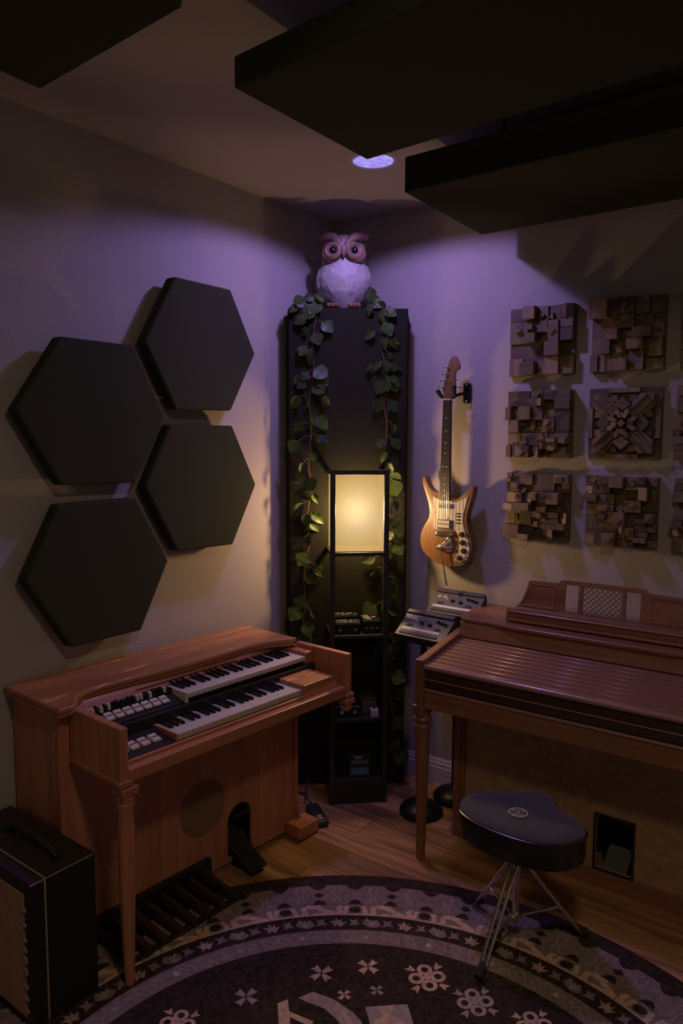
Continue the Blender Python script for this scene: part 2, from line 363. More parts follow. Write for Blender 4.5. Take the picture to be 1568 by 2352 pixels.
# wings: long slabs hugging the sides
for sx in (-1, 1):
    w = MB(); P = []
    for i in range(9):
        f = i/8; zz = .050+.135*f; rr = .010+.032*sin(pi*min(1, f*1.05))**.7
        P.append((zz, rr))
    vs = []
    for zz, rr in P:
        R = .1225-max(0, zz-.13)*.35
        for k in range(6):
            a = pi*k/5; vs.append((sx*(R-.004+sin(a)*.012-(.012 if zz < .08 else 0)), .012+cos(a)*rr*1.4, zz+zoff))
    fs = [(i*6+k, i*6+k+1, (i+1)*6+k+1, (i+1)*6+k) for i in range(8) for k in range(5)]
    w.add(vs, fs+[tuple(i*6 for i in range(9)), tuple(i*6+5 for i in range(9))[::-1]]); w.build('wing', M['owlw'], t)
    # brown eye mask, ring and pupil
    Rm = Matrix.Rotation(sx*radians(16), 3, 'Y')
    g = MB(); g.ball((sx*.050, -.064, .226+zoff), .054, .034, .047, 20, 10, Rm); mask = g.build('eye_mask', M['owlb'], t, smooth=True)
    Rt = Matrix.Translation((sx*.050, -.092, .232+zoff)) @ Matrix.Rotation(radians(90), 4, 'X') @ Matrix.Rotation(sx*radians(16), 4, 'Y')
    MB().lathe([(.016, .0), (.022, .006), (.031, .011), (.040, .007), (.043, .0), (.040, -.008)], 28, Rt, 1.0, .92).build('eye_ring', M['owlb'], mask, smooth=True)
    MB().ball((sx*.050, -.092, .232+zoff), .017, .012, .017, 16, 10).build('pupil', M['owld'], mask, smooth=True)
    # brow and ear tuft
    br = MB(); pts = [(sx*.006, -.098, .236), (sx*.020, -.098, .268), (sx*.045, -.084, .293), (sx*.075, -.064, .300), (sx*.104, -.046, .300), (sx*.114, -.036, .318)]
    br.tube([(x, y, z+zoff) for x, y, z in pts], [.007, .015, .021, .021, .016, .004], 10); br.build('brow', M['owlb'], t, smooth=True)
    f = MB()
    for dx in (-.018, 0, .018): f.ball((sx*.050+dx, -.082+abs(dx)*.3, .012), .013, .026, .012, 12, 6)
    f.build('foot', M['owlb'], t, smooth=True)
Mb = Matrix.Translation((0, -.100, .232+zoff))
bk = MB(); bk.lathe([(.003, -.030), (.010, -.018), (.015, -.002), (.014, .012), (.007, .022)], 12, Mb, 1, .9); bk.build('beak', M['owlb'], t, smooth=True)
MB().ball((0, -.01, .298+zoff), .062, .055, .022, 16, 6).build('crown', M['owlw'], t, smooth=True)

# ivy garlands ------------------------------------------------------
LL = [(0.052, 2.287), (0.147, 2.304), (0.095, 2.231), (0.081, 2.151), (0.185, 2.172), (0.137, 2.118), (0.073, 2.063), (0.107, 2.042), (0.047, 1.935), (0.155, 1.965), (0.085, 1.951), (0.147, 1.896), (0.065, 1.913), (0.037, 1.832), (0.107, 1.818), (0.178, 1.84), (0.16, 1.74), (0.051, 1.722), (0.16, 1.67), (0.033, 1.628), (0.121, 1.584), (0.107, 1.456), (0.032, 1.44), (0.13, 1.391), (0.05, 1.342), (0.085, 1.293), (0.126, 1.258), (0.095, 1.194), (0.036, 1.149), (0.069, 1.105), (0.142, 1.059), (0.109, 1.012), (0.058, 0.899), (0.126, 0.84), (0.089, 0.84), (0.031, 0.847), (0.095, 0.771), (0.146, 1.043), (.10, 2.30), (.03, 2.25), (.12, 2.26), (.06, 2.20), (.16, 1.93), (.12, 1.75), (.07, 1.53), (.14, 1.30), (.08, .72), (.12, .66), (.05, .62)]
RL = [(0.379, 2.316), (0.376, 2.252), (0.435, 2.27), (0.44, 2.219), (0.458, 2.164), (0.377, 2.138), (0.445, 2.107), (0.472, 2.041), (0.372, 1.988), (0.456, 1.997), (0.495, 1.932), (0.425, 1.902), (0.491, 1.906), (0.417, 1.82), (0.484, 1.816), (0.489, 1.716), (0.433, 1.645), (0.502, 1.645), (0.442, 1.585), (0.473, 1.532), (0.496, 1.438), (0.506, 1.359), (0.502, 1.278), (0.472, 1.216), (0.518, 1.202), (0.518, 1.154), (0.378, 1.105), (0.496, 1.086), (0.385, 1.04), (0.516, 1.004), (0.483, 0.952), (0.384, 0.864), (0.432, 0.872), (0.507, 0.855), (0.47, 0.786), (0.492, 0.737), (0.492, 0.66), (0.434, 0.682), (0.525, 0.536), (0.533, 0.448), (0.528, 0.309), (0.501, 0.253), (0.547, 0.14), (.40, 2.29), (.47, 2.24), (.49, 2.10), (.41, 2.0), (.50, 2.0), (.46, 1.92), (.50, 1.48), (.49, .60), (.50, .39), (.51, .20), (.52, .72), (.50, 1.55)]
LS = [(0.15, 2.285), (0.135, 2.25), (0.125, 2.177), (0.115, 1.981), (0.105, 1.782), (0.103, 1.48), (0.095, 1.173), (0.081, 1.008), (0.07, 0.756), (.08, .5)]
RS = [(0.40, 2.285), (0.43, 2.25), (0.44, 2.2), (0.435, 2.082), (0.453, 1.884), (0.455, 1.684), (0.464, 1.379), (0.47, 1.069), (0.471, 0.754), (0.489, 0.433), (0.513, 0.106)]
def leafmesh(w, curl, fold):     # unit leaf, base at origin, tip along +Y, length 1
    outline = [(0, .02), (.12, .26), (.22, .43), (.36, .49), (.5, .48), (.66, .40), (.82, .24), (.93, .10), (1.0, .0)]
    vs = []; fs = []; K = (-1, -.55, 0, .55, 1)
    for yy, hw in outline:
        for k in K:
            x = hw*k*w*2*.5; vs.append((x, yy, fold*abs(x)-curl*yy*yy+.03*sin(yy*14)*abs(k)))
    for i in range(len(outline)-1):
        for k in range(4): fs.append((i*5+k, i*5+k+1, (i+1)*5+k+1, (i+1)*5+k))
    b = MB().add(vs, fs); me = b.mesh('leaf', M['leaf'], True); return me
LM = [leafmesh(.95, .12, .18), leafmesh(.8, .28, .35), leafmesh(1.05, .05, .1), leafmesh(.6, .4, .6)]
def garland(label, stem, leaves, side):
    t = thing('ivy_garland', label, 'plant', tp(stem[0][0], .045, 0), TANG, 'ivy garlands down the black corner column')
    x0 = stem[0][0]; off = -.0
    pts = []
    for i in range(len(stem)-1):
        for k in range(6):
            f = k/6; a, b2 = stem[i], stem[i+1]; s = a[0]+(b2[0]-a[0])*f; z = a[1]+(b2[1]-a[1])*f
            pts.append((s-x0+.006*sin(z*23), .006*sin(z*31)+(.0 if z < 2.26 else .05), z))
    pts.append((stem[-1][0]-x0, 0, stem[-1][1]))
    st = MB().tube(pts, .0025, 6); st.build('stem', M['vine'], t, smooth=True)
    for s, z in leaves:
        # stem attachment point and direction
        js = min(range(len(pts)), key=lambda i: abs(pts[i][2]-(z+.03)))
        a = Vector(pts[js]); ctr = Vector((s-x0, -.012, z)); d = ctr-a; d.y = 0
        if d.length < .02: d = Vector((rnd.uniform(-1, 1), 0, -.5))
        d = (d.normalized()+Vector((0, 0, -.45))).normalized()
        d = (d+Vector((rnd.uniform(-.25, .25), rnd.uniform(-.35, .05), rnd.uniform(-.25, .25)))).normalized()
        L = rnd.uniform(.046, .082); nrm = Vector((rnd.uniform(-.45, .45), -1, rnd.uniform(-.1, .75))); X = d.cross(nrm).normalized(); Z = X.cross(d)
        me = rnd.choice(LM[:3]) if rnd.random() < .65 else LM[3]
        o = bpy.data.objects.new('leaf', me); C.objects.link(o); o.parent = t
        base = ctr-d*L*.5; base.y = min(base.y, -.006); tip = base+d*L
        if tip.y > -.004: base.y -= tip.y+.006
        Rm = Matrix((X, d, Z)).transposed().to_4x4(); Rm.translation = base
        o.matrix_local = Rm @ Matrix.Diagonal((L, L, L, 1))
        if (base-a).length < .12: st2 = MB().tube([a, (a+base)/2+Vector((0, -.003, .006)), base], .0013, 5)
        else: st2 = None
        if st2: stems_acc[0].add(st2.v, st2.f)
    return t
for lab, stx, lv, sd in (('left ivy garland hanging down the black column beside the left organ', LS, LL, -1), ('right ivy garland hanging to the floor on the guitar side of the column', RS, RL, 1)):
    stems_acc = [MB()]
    g = garland(lab, stx, lv, sd)
    stems_acc[0].build('leaf_stalks', M['vine'], g, kind='stuff')

# ------------------------------------------------------------------ floor lamp with shelves
FLp = Vector((.366, -.511)); LA = atan2(.175, .187)
t = thing('shelf_floor_lamp', 'black shelf floor lamp with glowing square shade before the corner column', 'lamp', (FLp.x, FLp.y, 0), LA)
lamp = t; LW, LD, LH = .262, .235, 1.53
for x in (0, LW-.022):
    for y in (0, LD-.022): MB().box(x, x+.022, y, y+.022, 0, LH).build('post', M['blackwood'], t, bevel=.0015)
for z0, z1, nm in ((LH-.020, LH-.001, 'top_rail'), (1.148, 1.164, 'lower_rail')):
    for x0, x1, y0, y1 in ((.022, LW-.022, .002, .018), (.022, LW-.022, LD-.018, LD-.002), (.002, .018, .022, LD-.022), (LW-.018, LW-.002, .022, LD-.022)):
        MB().box(x0, x1, y0, y1, z0, z1).build(nm, M['blackwood'], t, bevel=.001)
for zz in (.774, .386, .10): MB().box(.004, LW-.004, .004, LD-.004, zz, zz+.014).build('shelf', M['blackwood'], t, bevel=.001)
MB().box(.022, LW-.022, .005, .02, .0, .10).build('base_front', M['blackwood'], t)
def sheet(name, a, b, c, d, mt, **kw): return MB().add([a, b, c, d], [(0, 1, 2, 3)]).build(name, mt, t, **kw)   # fabric sheets stretched in the frame
sx0, sx1, sy0, sy1, sz0, sz1 = .014, LW-.014, .014, LD-.014, 1.168, 1.508
for a, b in (((sx0, sy0), (sx1, sy0)), ((sx1, sy0), (sx1, sy1)), ((sx1, sy1), (sx0, sy1)), ((sx0, sy1), (sx0, sy0))):
    sheet('shade_panel', (*a, sz0), (*b, sz0), (*b, sz1), (*a, sz1), M['shade'], label='glowing cream fabric shade panel')
sheet('added_top_sheet', (sx0, sy0, sz1), (sx1, sy0, sz1), (sx1, sy1, sz1), (sx0, sy1, sz1), M['addedtop'])  # sheet added across the open top to dim lamp light on the ceiling
sheet('shade_bottom', (sx0, sy0, sz0), (sx1, sy0, sz0), (sx1, sy1, sz0), (sx0, sy1, sz0), M['shade'])
MB().box(.02, LW-.02, LD/2-.006, LD/2+.006, 1.15, 1.158).build('bulb_bar', M['blackmetal'], t)
MB().lathe([(.014, 1.158), (.014, 1.162), (.012, 1.167)], 14, Matrix.Translation((LW/2, LD/2, 0))).build('bulb_socket', M['blackplastic'], t, smooth=True)

def lamp_item(name, label, x, y, z, rz=0):
    p = Matrix.Rotation(LA, 3, 'Z') @ Vector((x, y, 0)); return thing(name, label, 'effects pedal', (FLp.x+p.x, FLp.y+p.y, z), LA+rz)
def tiny_print(b, x0, x1, y, z, n, h, dz=0.0006):
    w = (x1-x0)/n
    for i in range(n):
        if rnd.random() < .9: b.box(x0+i*w, x0+i*w+w*rnd.uniform(.45, .8), y, y+h*rnd.uniform(.6, 1), z, z+dz)
Z1 = .7885
for lab, yy, zt in (('black effects pedal with white print, rear one on upper lamp shelf', .125, .062), ('black effects pedal with white print, front left on upper lamp shelf', .03, .052)):
    t = lamp_item('effects_pedal', lab, .028, yy, Z1)
    MB().box(0, .115, 0, .07, 0, zt-.004).build('housing', M['blackmetal'], t, bevel=.003)
    MB().box(.002, .113, .002, .068, zt-.0045, zt).build('face_plate', M['blackplastic'], t, bevel=.001)
    b = MB(); tiny_print(b, .012, .098, .045, zt+.0003, 17, .012); b.box(.04, .075, .018, .022, zt+.0003, zt+.001); b.build('face_print', M['white'], t, kind='stuff')
    for q in (.01, .105): MB().lathe([(.006, 0), (.006, .010), (.004, .012)], 10, Matrix.Translation((q, .012, zt))).build('screw_knob', M['chrome'], t, smooth=True)
    MB().lathe([(.005, 0), (.005, .012)], 10, Matrix.Translation((.0575, .012, zt))).build('foot_switch', M['chrome'], t, smooth=True)
    for q in (.02, .09): MB().lathe([(.006, 0), (.006, .006)], 10, Matrix.Translation((q, 0, .02)) @ Matrix.Rotation(radians(90), 4, 'X')).build('socket', M['chrome'], t, smooth=True)
t = lamp_item('effects_pedal', 'small black effects pedal with a star mark, right side of upper lamp shelf', .152, .035, Z1)
MB().box(0, .085, 0, .12, 0, .058).build('housing', M['blackmetal'], t, bevel=.003)
b = MB()
for i in range(4):
    for k in range(7): b.box(.008+i*.008+k*.001, .014+i*.008+k*.001, .10-k*.012, .106-k*.012, .0585, .0592)
b.build('face_print', M['white'], t, kind='stuff')
b = MB()
for k in range(4): b.box(-.011, .011, -.0012, .0012, .0585, .0592, Matrix.Translation((.06, .07, 0)) @ Matrix.Rotation(k*pi/4, 4, 'Z'))
b.build('star_mark', M['white'], t)
for q in (.012, .074): MB().lathe([(.005, 0), (.005, .008), (.003, .009)], 10, Matrix.Translation((q, .012, .058))).build('screw_knob', M['chrome'], t, smooth=True)
for q in (.018, .042, .066): MB().lathe([(.005, 0), (.005, .005)], 10, Matrix.Translation((q, 0, .025)) @ Matrix.Rotation(radians(90), 4, 'X')).build('socket', M['chrome'], t, smooth=True)
Z2 = .4005
t = lamp_item('direct_box', 'wide black direct box lettered J48 on the lower lamp shelf', .028, .03, Z2)
MB().prism([(0, 0), (.14, 0), (.14, .05), (.10, .068), (0, .05)], 0, .118, lambda a, b, h: (h, a, b)).build('housing', M['blackmetal'], t, bevel=.003)
MB().box(-.001, .119, -.004, .0, .045, .05).build('front_lip', M['mixd'], t, bevel=.001)
lettering('J48', .028, M['white'], t, Matrix.Translation((.045, .115, .0635)) @ Matrix.Rotation(radians(0), 4, 'X'), shear=.2)
for q in (.03, .09): MB().lathe([(.008, 0), (.008, .004)], 12, Matrix.Translation((q, 0, .025)) @ Matrix.Rotation(radians(90), 4, 'X')).build('socket', M['chrome'], t, smooth=True)
t = lamp_item('effects_pedal', 'grey effects pedal behind the silver adapter on lower lamp shelf', .155, .07, Z2)
MB().box(0, .07, 0, .11, 0, .055).build('housing', mat('grey_pedal_paint', (.10, .075, .075), .5), t, bevel=.004)
for q in (.018, .052): MB().lathe([(.008, 0), (.008, .012), (.006, .014)], 14, Matrix.Translation((q, .085, .055))).build('knob', M['blackplastic'], t, smooth=True)
MB().lathe([(.006, 0), (.006, .012)], 12, Matrix.Translation((.035, .03, .055))).build('foot_switch', M['chrome'], t, smooth=True)
t = lamp_item('plug_adapter', 'small silver plug adapter at front right of lower lamp shelf', .190, .018, Z2)
t['category'] = 'adapter'
silver = mat('silver_paint', (.42, .38, .44), .35)
MB().box(0, .036, 0, .04, 0, .034).build('housing', silver, t, bevel=.003)
MB().lathe([(.006, 0), (.006, .010), (.004, .011)], 12, Matrix.Translation((.018, .02, .034))).build('jack_cap', M['blackplastic'], t, smooth=True)
t = lamp_item('power_supply', 'black power box with blue labels leaning in the lamp base', .09, .005, .1145)
t['category'] = 'power supply'
blue = mat('blue_label', (.05, .085, .17), .6)
# leaning brick inside the lamp base niche
Mx = Matrix.Translation((0, .02, 0)) @ Matrix.Rotation(radians(-12), 4, 'X')
MB().box(0, .105, 0, .04, 0, .10, Mx).build('housing', M['blackmetal'], t, bevel=.004)
for a, b2 in ((.060, .078), (.012, .045)): MB().box(.012, .094, -.001, .0, a, b2, Mx).build('blue_label', blue, t)
lettering('volt', .022, M['badge'], t, Mx @ Matrix.Translation((.03, -.001, .083)) @ Matrix.Rotation(radians(90), 4, 'X'))

# ------------------------------------------------------------------ guitar on the right wall
GY = -.09
body = [(0.679, 1.435), (0.668, 1.424), (0.645, 1.426), (0.622, 1.445), (0.605, 1.477), (0.597, 1.495), (0.590, 1.497), (0.584, 1.486), (0.584, 1.461), (0.594, 1.432), (0.612, 1.387), (0.622, 1.343), (0.622, 1.313), (0.610, 1.287), (0.588, 1.255), (0.574, 1.213), (0.577, 1.173), (0.593, 1.139), (0.628, 1.112), (0.668, 1.095), (0.714, 1.085), (0.758, 1.085), (0.796, 1.094), (0.824, 1.113), (0.84, 1.142), (0.845, 1.177), (0.839, 1.215), (0.824, 1.253), (0.815, 1.296), (0.817, 1.335), (0.83, 1.374), (0.844, 1.419), (0.849, 1.445), (0.846, 1.460), (0.838, 1.460), (0.815, 1.441), (0.789, 1.416), (0.767, 1.398), (0.743, 1.394)]
def smooth_poly(P, it=1):
    for _ in range(it):
        Q = []
        for i in range(len(P)):
            a, b = P[i], P[(i+1) % len(P)]
            Q += [(a[0]*.75+b[0]*.25, a[1]*.75+b[1]*.25), (a[0]*.25+b[0]*.75, a[1]*.25+b[1]*.75)]
        P = Q
    return P
guitar = thing('electric_guitar', 'brown electric guitar with horned body and striped pickguard hung on wall', 'guitar', (.71, GY, 1.085))
t = guitar
def gf(a, b, h): return (a-.71, h, b-1.085)    # h: depth from front face (positive = towards wall)
MB().prism(smooth_poly(body), 0, .042, gf).build('body', M['gbody'], t, bevel=.009, seg=4, smooth=True)
gd = M['gneck']
MB().prism([(0.691, 1.845), (0.727, 1.844), (0.730, 1.392), (0.681, 1.392)], -.006, .012, gf).build('neck', gd, t, bevel=.003)
fb = MB().prism([(0.6915, 1.845), (0.7265, 1.844), (0.7295, 1.388), (0.6815, 1.388)], -.012, -.0061, gf).build('fretboard', M['rosewood'], t, bevel=.001)
scale_len = 1.845-1.222
for i in range(1, 22):
    z = 1.845-scale_len*(1-2**(-i/12)); f = (1.845-z)/.457
    if z < 1.39: break
    MB().box(.692-.010*f-.71, .7262+.003*f-.71, -.0135, -.012, z-1.085-.0011, z-1.085+.0011).build('fret', M['chrome'], fb)
for i in (3, 5, 7, 9, 12, 15, 17, 19, 21):
    z = 1.845-scale_len*(1-2**(-(i-.5)/12)); f = (1.845-z)/.457
    for dx in ((-.008, .008) if i == 12 else (0,)):
        MB().lathe([(.0028, 0), (.0028, .0006)], 10, Matrix.Translation((.709-.0035*f+dx-.71, -.0121, z-1.085)) @ Matrix.Rotation(radians(90), 4, 'X')).build('inlay_dot', M['white'], fb)
head = [(0.690, 1.845), (0.686, 1.870), (0.683, 1.898), (0.689, 1.922), (0.699, 1.96), (0.709, 2.002), (0.722, 2.03), (0.738, 2.041), (0.752, 2.030), (0.765, 1.999), (0.768, 1.977), (0.75, 1.974), (0.742, 1.957), (0.745, 1.919), (0.748, 1.885), (0.738, 1.86), (0.729, 1.845)]
MB().prism(smooth_poly(head), -.004, .011, gf).build('headstock', gd, t, bevel=.003, smooth=True)
MB().prism([(.690, 1.842), (.729, 1.841), (.729, 1.848), (.690, 1.849)], -.0155, -.006, gf).build('nut', M['cream'], t, bevel=.001)
tun = [(0.715, 1.986), (0.709, 1.958), (0.701, 1.929), (0.725, 1.928), (0.693, 1.9), (.735, 1.897)]
for i, (x, z) in enumerate(tun):
    T = Matrix.Translation((x-.71, -.004, z-1.085)) @ Matrix.Rotation(radians(90), 4, 'X')
    p = MB().lathe([(.0065, 0), (.0065, .003), (.004, .004), (.004, .010), (.003, .011)], 12, T).build('tuning_post', M['chrome'], t, smooth=True)
    sx = 1 if i in (3, 5) else -1
    b = MB(); b.tube([(x-.71, .003, z-1.085), (x-.71+sx*(.026 if sx < 0 else .028), .003, z-1.085+.002)], .0018, 6); b.ball((x-.71+sx*(.028 if sx < 0 else .034), .003, z-1.085+.002), .007, .003, .006, 10, 6)
    b.build('tuning_peg', M['chrome'], p, smooth=True)
# striped pickguard
def pgmat():
    m = bpy.data.materials.new('striped_pearl_pickguard'); m.use_nodes = True; nt = m.node_tree; L = nt.links; b = nt.nodes['Principled BSDF']
    tc = nt.nodes.new('ShaderNodeTexCoord'); w = nt.nodes.new('ShaderNodeTexWave'); w.inputs['Scale'].default_value = 18; w.inputs['Distortion'].default_value = 1.2; w.bands_direction = 'X'
    L.new(tc.outputs['Object'], w.inputs['Vector']); r = nt.nodes.new('ShaderNodeValToRGB'); r.color_ramp.elements[0].color = (.34, .30, .22, 1); r.color_ramp.elements[1].color = (.66, .58, .44, 1)
    r.color_ramp.elements[0].position = .1; r.color_ramp.elements[1].position = .45
    L.new(w.outputs['Fac'], r.inputs[0]); L.new(r.outputs[0], b.inputs['Base Color']); b.inputs['Roughness'].default_value = .3; return m
pgm = pgmat()
pg = [(0.640, 1.406), (0.652, 1.355), (0.650, 1.31), (0.647, 1.254), (0.754, 1.258), (0.767, 1.248), (0.776, 1.23), (0.783, 1.196), (0.775, 1.151), (0.757, 1.116), (0.79, 1.110), (0.818, 1.121), (0.833, 1.152), (0.833, 1.186), (0.821, 1.224), (0.806, 1.257), (0.798, 1.295), (0.800, 1.334), (0.810, 1.373), (0.824, 1.418), (0.794, 1.397), (0.762, 1.384), (0.734, 1.388), (0.691, 1.386)]
MB().prism(pg, -.003, -.0002, gf).build('pickguard', pgm, t, bevel=.0006)
def gbox(name, mt, x0, x1, z0, z1, h0, h1, bev=.0015, par=None):
    return MB().box(x0-.71, x1-.71, h0, h1, z0-1.085, z1-1.085).build(name, mt, par or t, bevel=bev)
p = gbox('neck_pickup', M['chrome'], .675, .741, 1.352, 1.373, -.012, -.003); gbox('pickup_blade', M['blackplastic'], .680, .736, 1.358, 1.367, -.0135, -.012, 0, p)
p = gbox('bridge_pickup', M['blackplastic'], .669, .748, 1.258, 1.300, -.008, -.003)
gbox('pickup_coil', M['cream'], .675, .735, 1.283, 1.297, -.013, -.008, .001, p); gbox('pickup_coil', M['cream'], .675, .735, 1.264, 1.279, -.013, -.008, .001, p)
gbox('pickup_cover', M['cream'], .686, .722, 1.301, 1.310, -.008, -.003)
for z in (1.332, 1.319, 1.304, 1.289):
    p = gbox('slide_switch', M['blackplastic'], .766, .783, z-.003, z+.003, -.009, -.003)
    for dx in (-.012, .010): MB().ball((.7745+dx-.71, -.004, z-1.085), .002, .002, .002, 8, 4).build('switch_screw', M['blackmetal'], p)
br = gbox('bridge', M['chrome'], .668, .748, 1.226, 1.250, -.014, 0, .003)
for i in range(6): gbox('saddle', M['chrome'], .675+i*.011, .683+i*.011, 1.228, 1.248, -.019, -.014, .001, br)
b = MB(); b.lathe([(.010, 0), (.012, .004), (.009, .014), (.004, .016)], 16, Matrix.Translation((-.037, -.001, .148)) @ Matrix.Rotation(radians(90), 4, 'X')); b.lathe([(.010, 0), (.012, .004), (.009, .014), (.004, .016)], 16, Matrix.Translation((.034, -.001, .150)) @ Matrix.Rotation(radians(90), 4, 'X'))
b.build('bridge_studs', M['chrome'], br, smooth=True)
tr = MB().prism(smooth_poly([(.670, 1.182), (.700, 1.184), (.712, 1.200), (.722, 1.222), (.742, 1.224), (.748, 1.205), (.750, 1.180), (.748, 1.155), (.728, 1.148), (.700, 1.152), (.672, 1.160)]), -.010, -.0005, gf).build('tremolo_plate', M['chrome'], t, bevel=.003, smooth=True)
MB().tube([(.672-.71, -.016, 1.170-1.085), (.748-.71, -.016, 1.172-1.085)], .006, 12).build('tremolo_roller', M['chrome'], tr, smooth=True)
MB().tube([(.738-.71, -.018, .130), (.722-.71, -.028, .118), (.700-.71, -.026, .090), (.703-.71, -.026, .060), (.716-.71, -.028, .010), (.728-.71, -.03, -.045), (.736-.71, -.03, -.084)], [.004, .004, .0035, .0035, .0035, .004, .0055], 10).build('tremolo_arm', M['chrome'], t, smooth=True)
for x, z in ((0.795, 1.239), (0.799, 1.202), (0.805, 1.165), (0.784, 1.131)):
    T = Matrix.Translation((x-.71, -.003, z-1.085)) @ Matrix.Rotation(radians(90), 4, 'X')
    k = MB().lathe([(.012, 0), (.012, .003), (.0105, .012), (.009, .0135)], 20, T).build('control_knob', M['blackplastic'], t, smooth=True)
    MB().lathe([(.006, .0136), (.006, .0145)], 14, T).build('knob_cap', M['chrome'], k, smooth=True)
MB().lathe([(.006, 0), (.006, .004), (.003, .005)], 12, Matrix.Translation((.816-.71, -.003, 1.138-1.085)) @ Matrix.Rotation(radians(90), 4, 'X')).build('output_jack', M['chrome'], t, smooth=True)
for x, z in ((.645, 1.398), (.656, 1.33), (.652, 1.26), (.818, 1.407), (.697, 1.380), (.748, 1.384), (.77, 1.118), (.824, 1.20), (.776, 1.262), (.802, 1.33)):
    MB().ball((x-.71, -.0035, z-1.085), .0022, .0015, .0022, 8, 4).build('screw', M['blackmetal'], t)
for i in range(6):
    xt = .695+i*.0058; xb = .679+i*.011
    MB().tube([(tun[i][0]-.71, -.012, tun[i][1]-1.085), (xt-.71, -.0160, .762), (xb-.71, -.0185, .152), (xb-.71, -.016, .092)], .0006, 5).build('string', M['chrome'], t)
# wall hanger
t = thing('guitar_hanger', 'black guitar wall hanger with padded prongs behind the headstock', 'wall hanger', (.765, 0, 1.875))
hp = MB().prism([(-.017, -.045), (.017, -.045), (.017, .045), (-.017, .045)], -.020, 0, lambda a, b, h: (a, h, b)).build('wall_plate', M['blackmetal'], t, bevel=.004)
for dz in (.037, -.037): MB().ball((0, -.021, dz), .004, .003, .004, 8, 5).build('plate_screw', M['chrome'], hp)
MB().tube([(0, -.02, 0), (-.02, -.045, -.005), (-.052, -.072, -.022)], .007, 8).build('arm', M['blackmetal'], t, smooth=True)
MB().tube([(-.052, -.072, -.022), (-.080, -.078, -.022), (-.090, -.095, -.012), (-.095, -.108, .005), (-.100, -.112, .012)], [.007, .008, .009, .010, .010], 10).build('prong', M['rubber'], t, smooth=True)
MB().tube([(-.052, -.072, -.022), (-.030, -.080, -.020), (-.018, -.100, -.008), (-.014, -.112, .020), (-.016, -.112, .03)], [.007, .008, .009, .010, .010], 10).build('prong', M['rubber'], t, smooth=True)

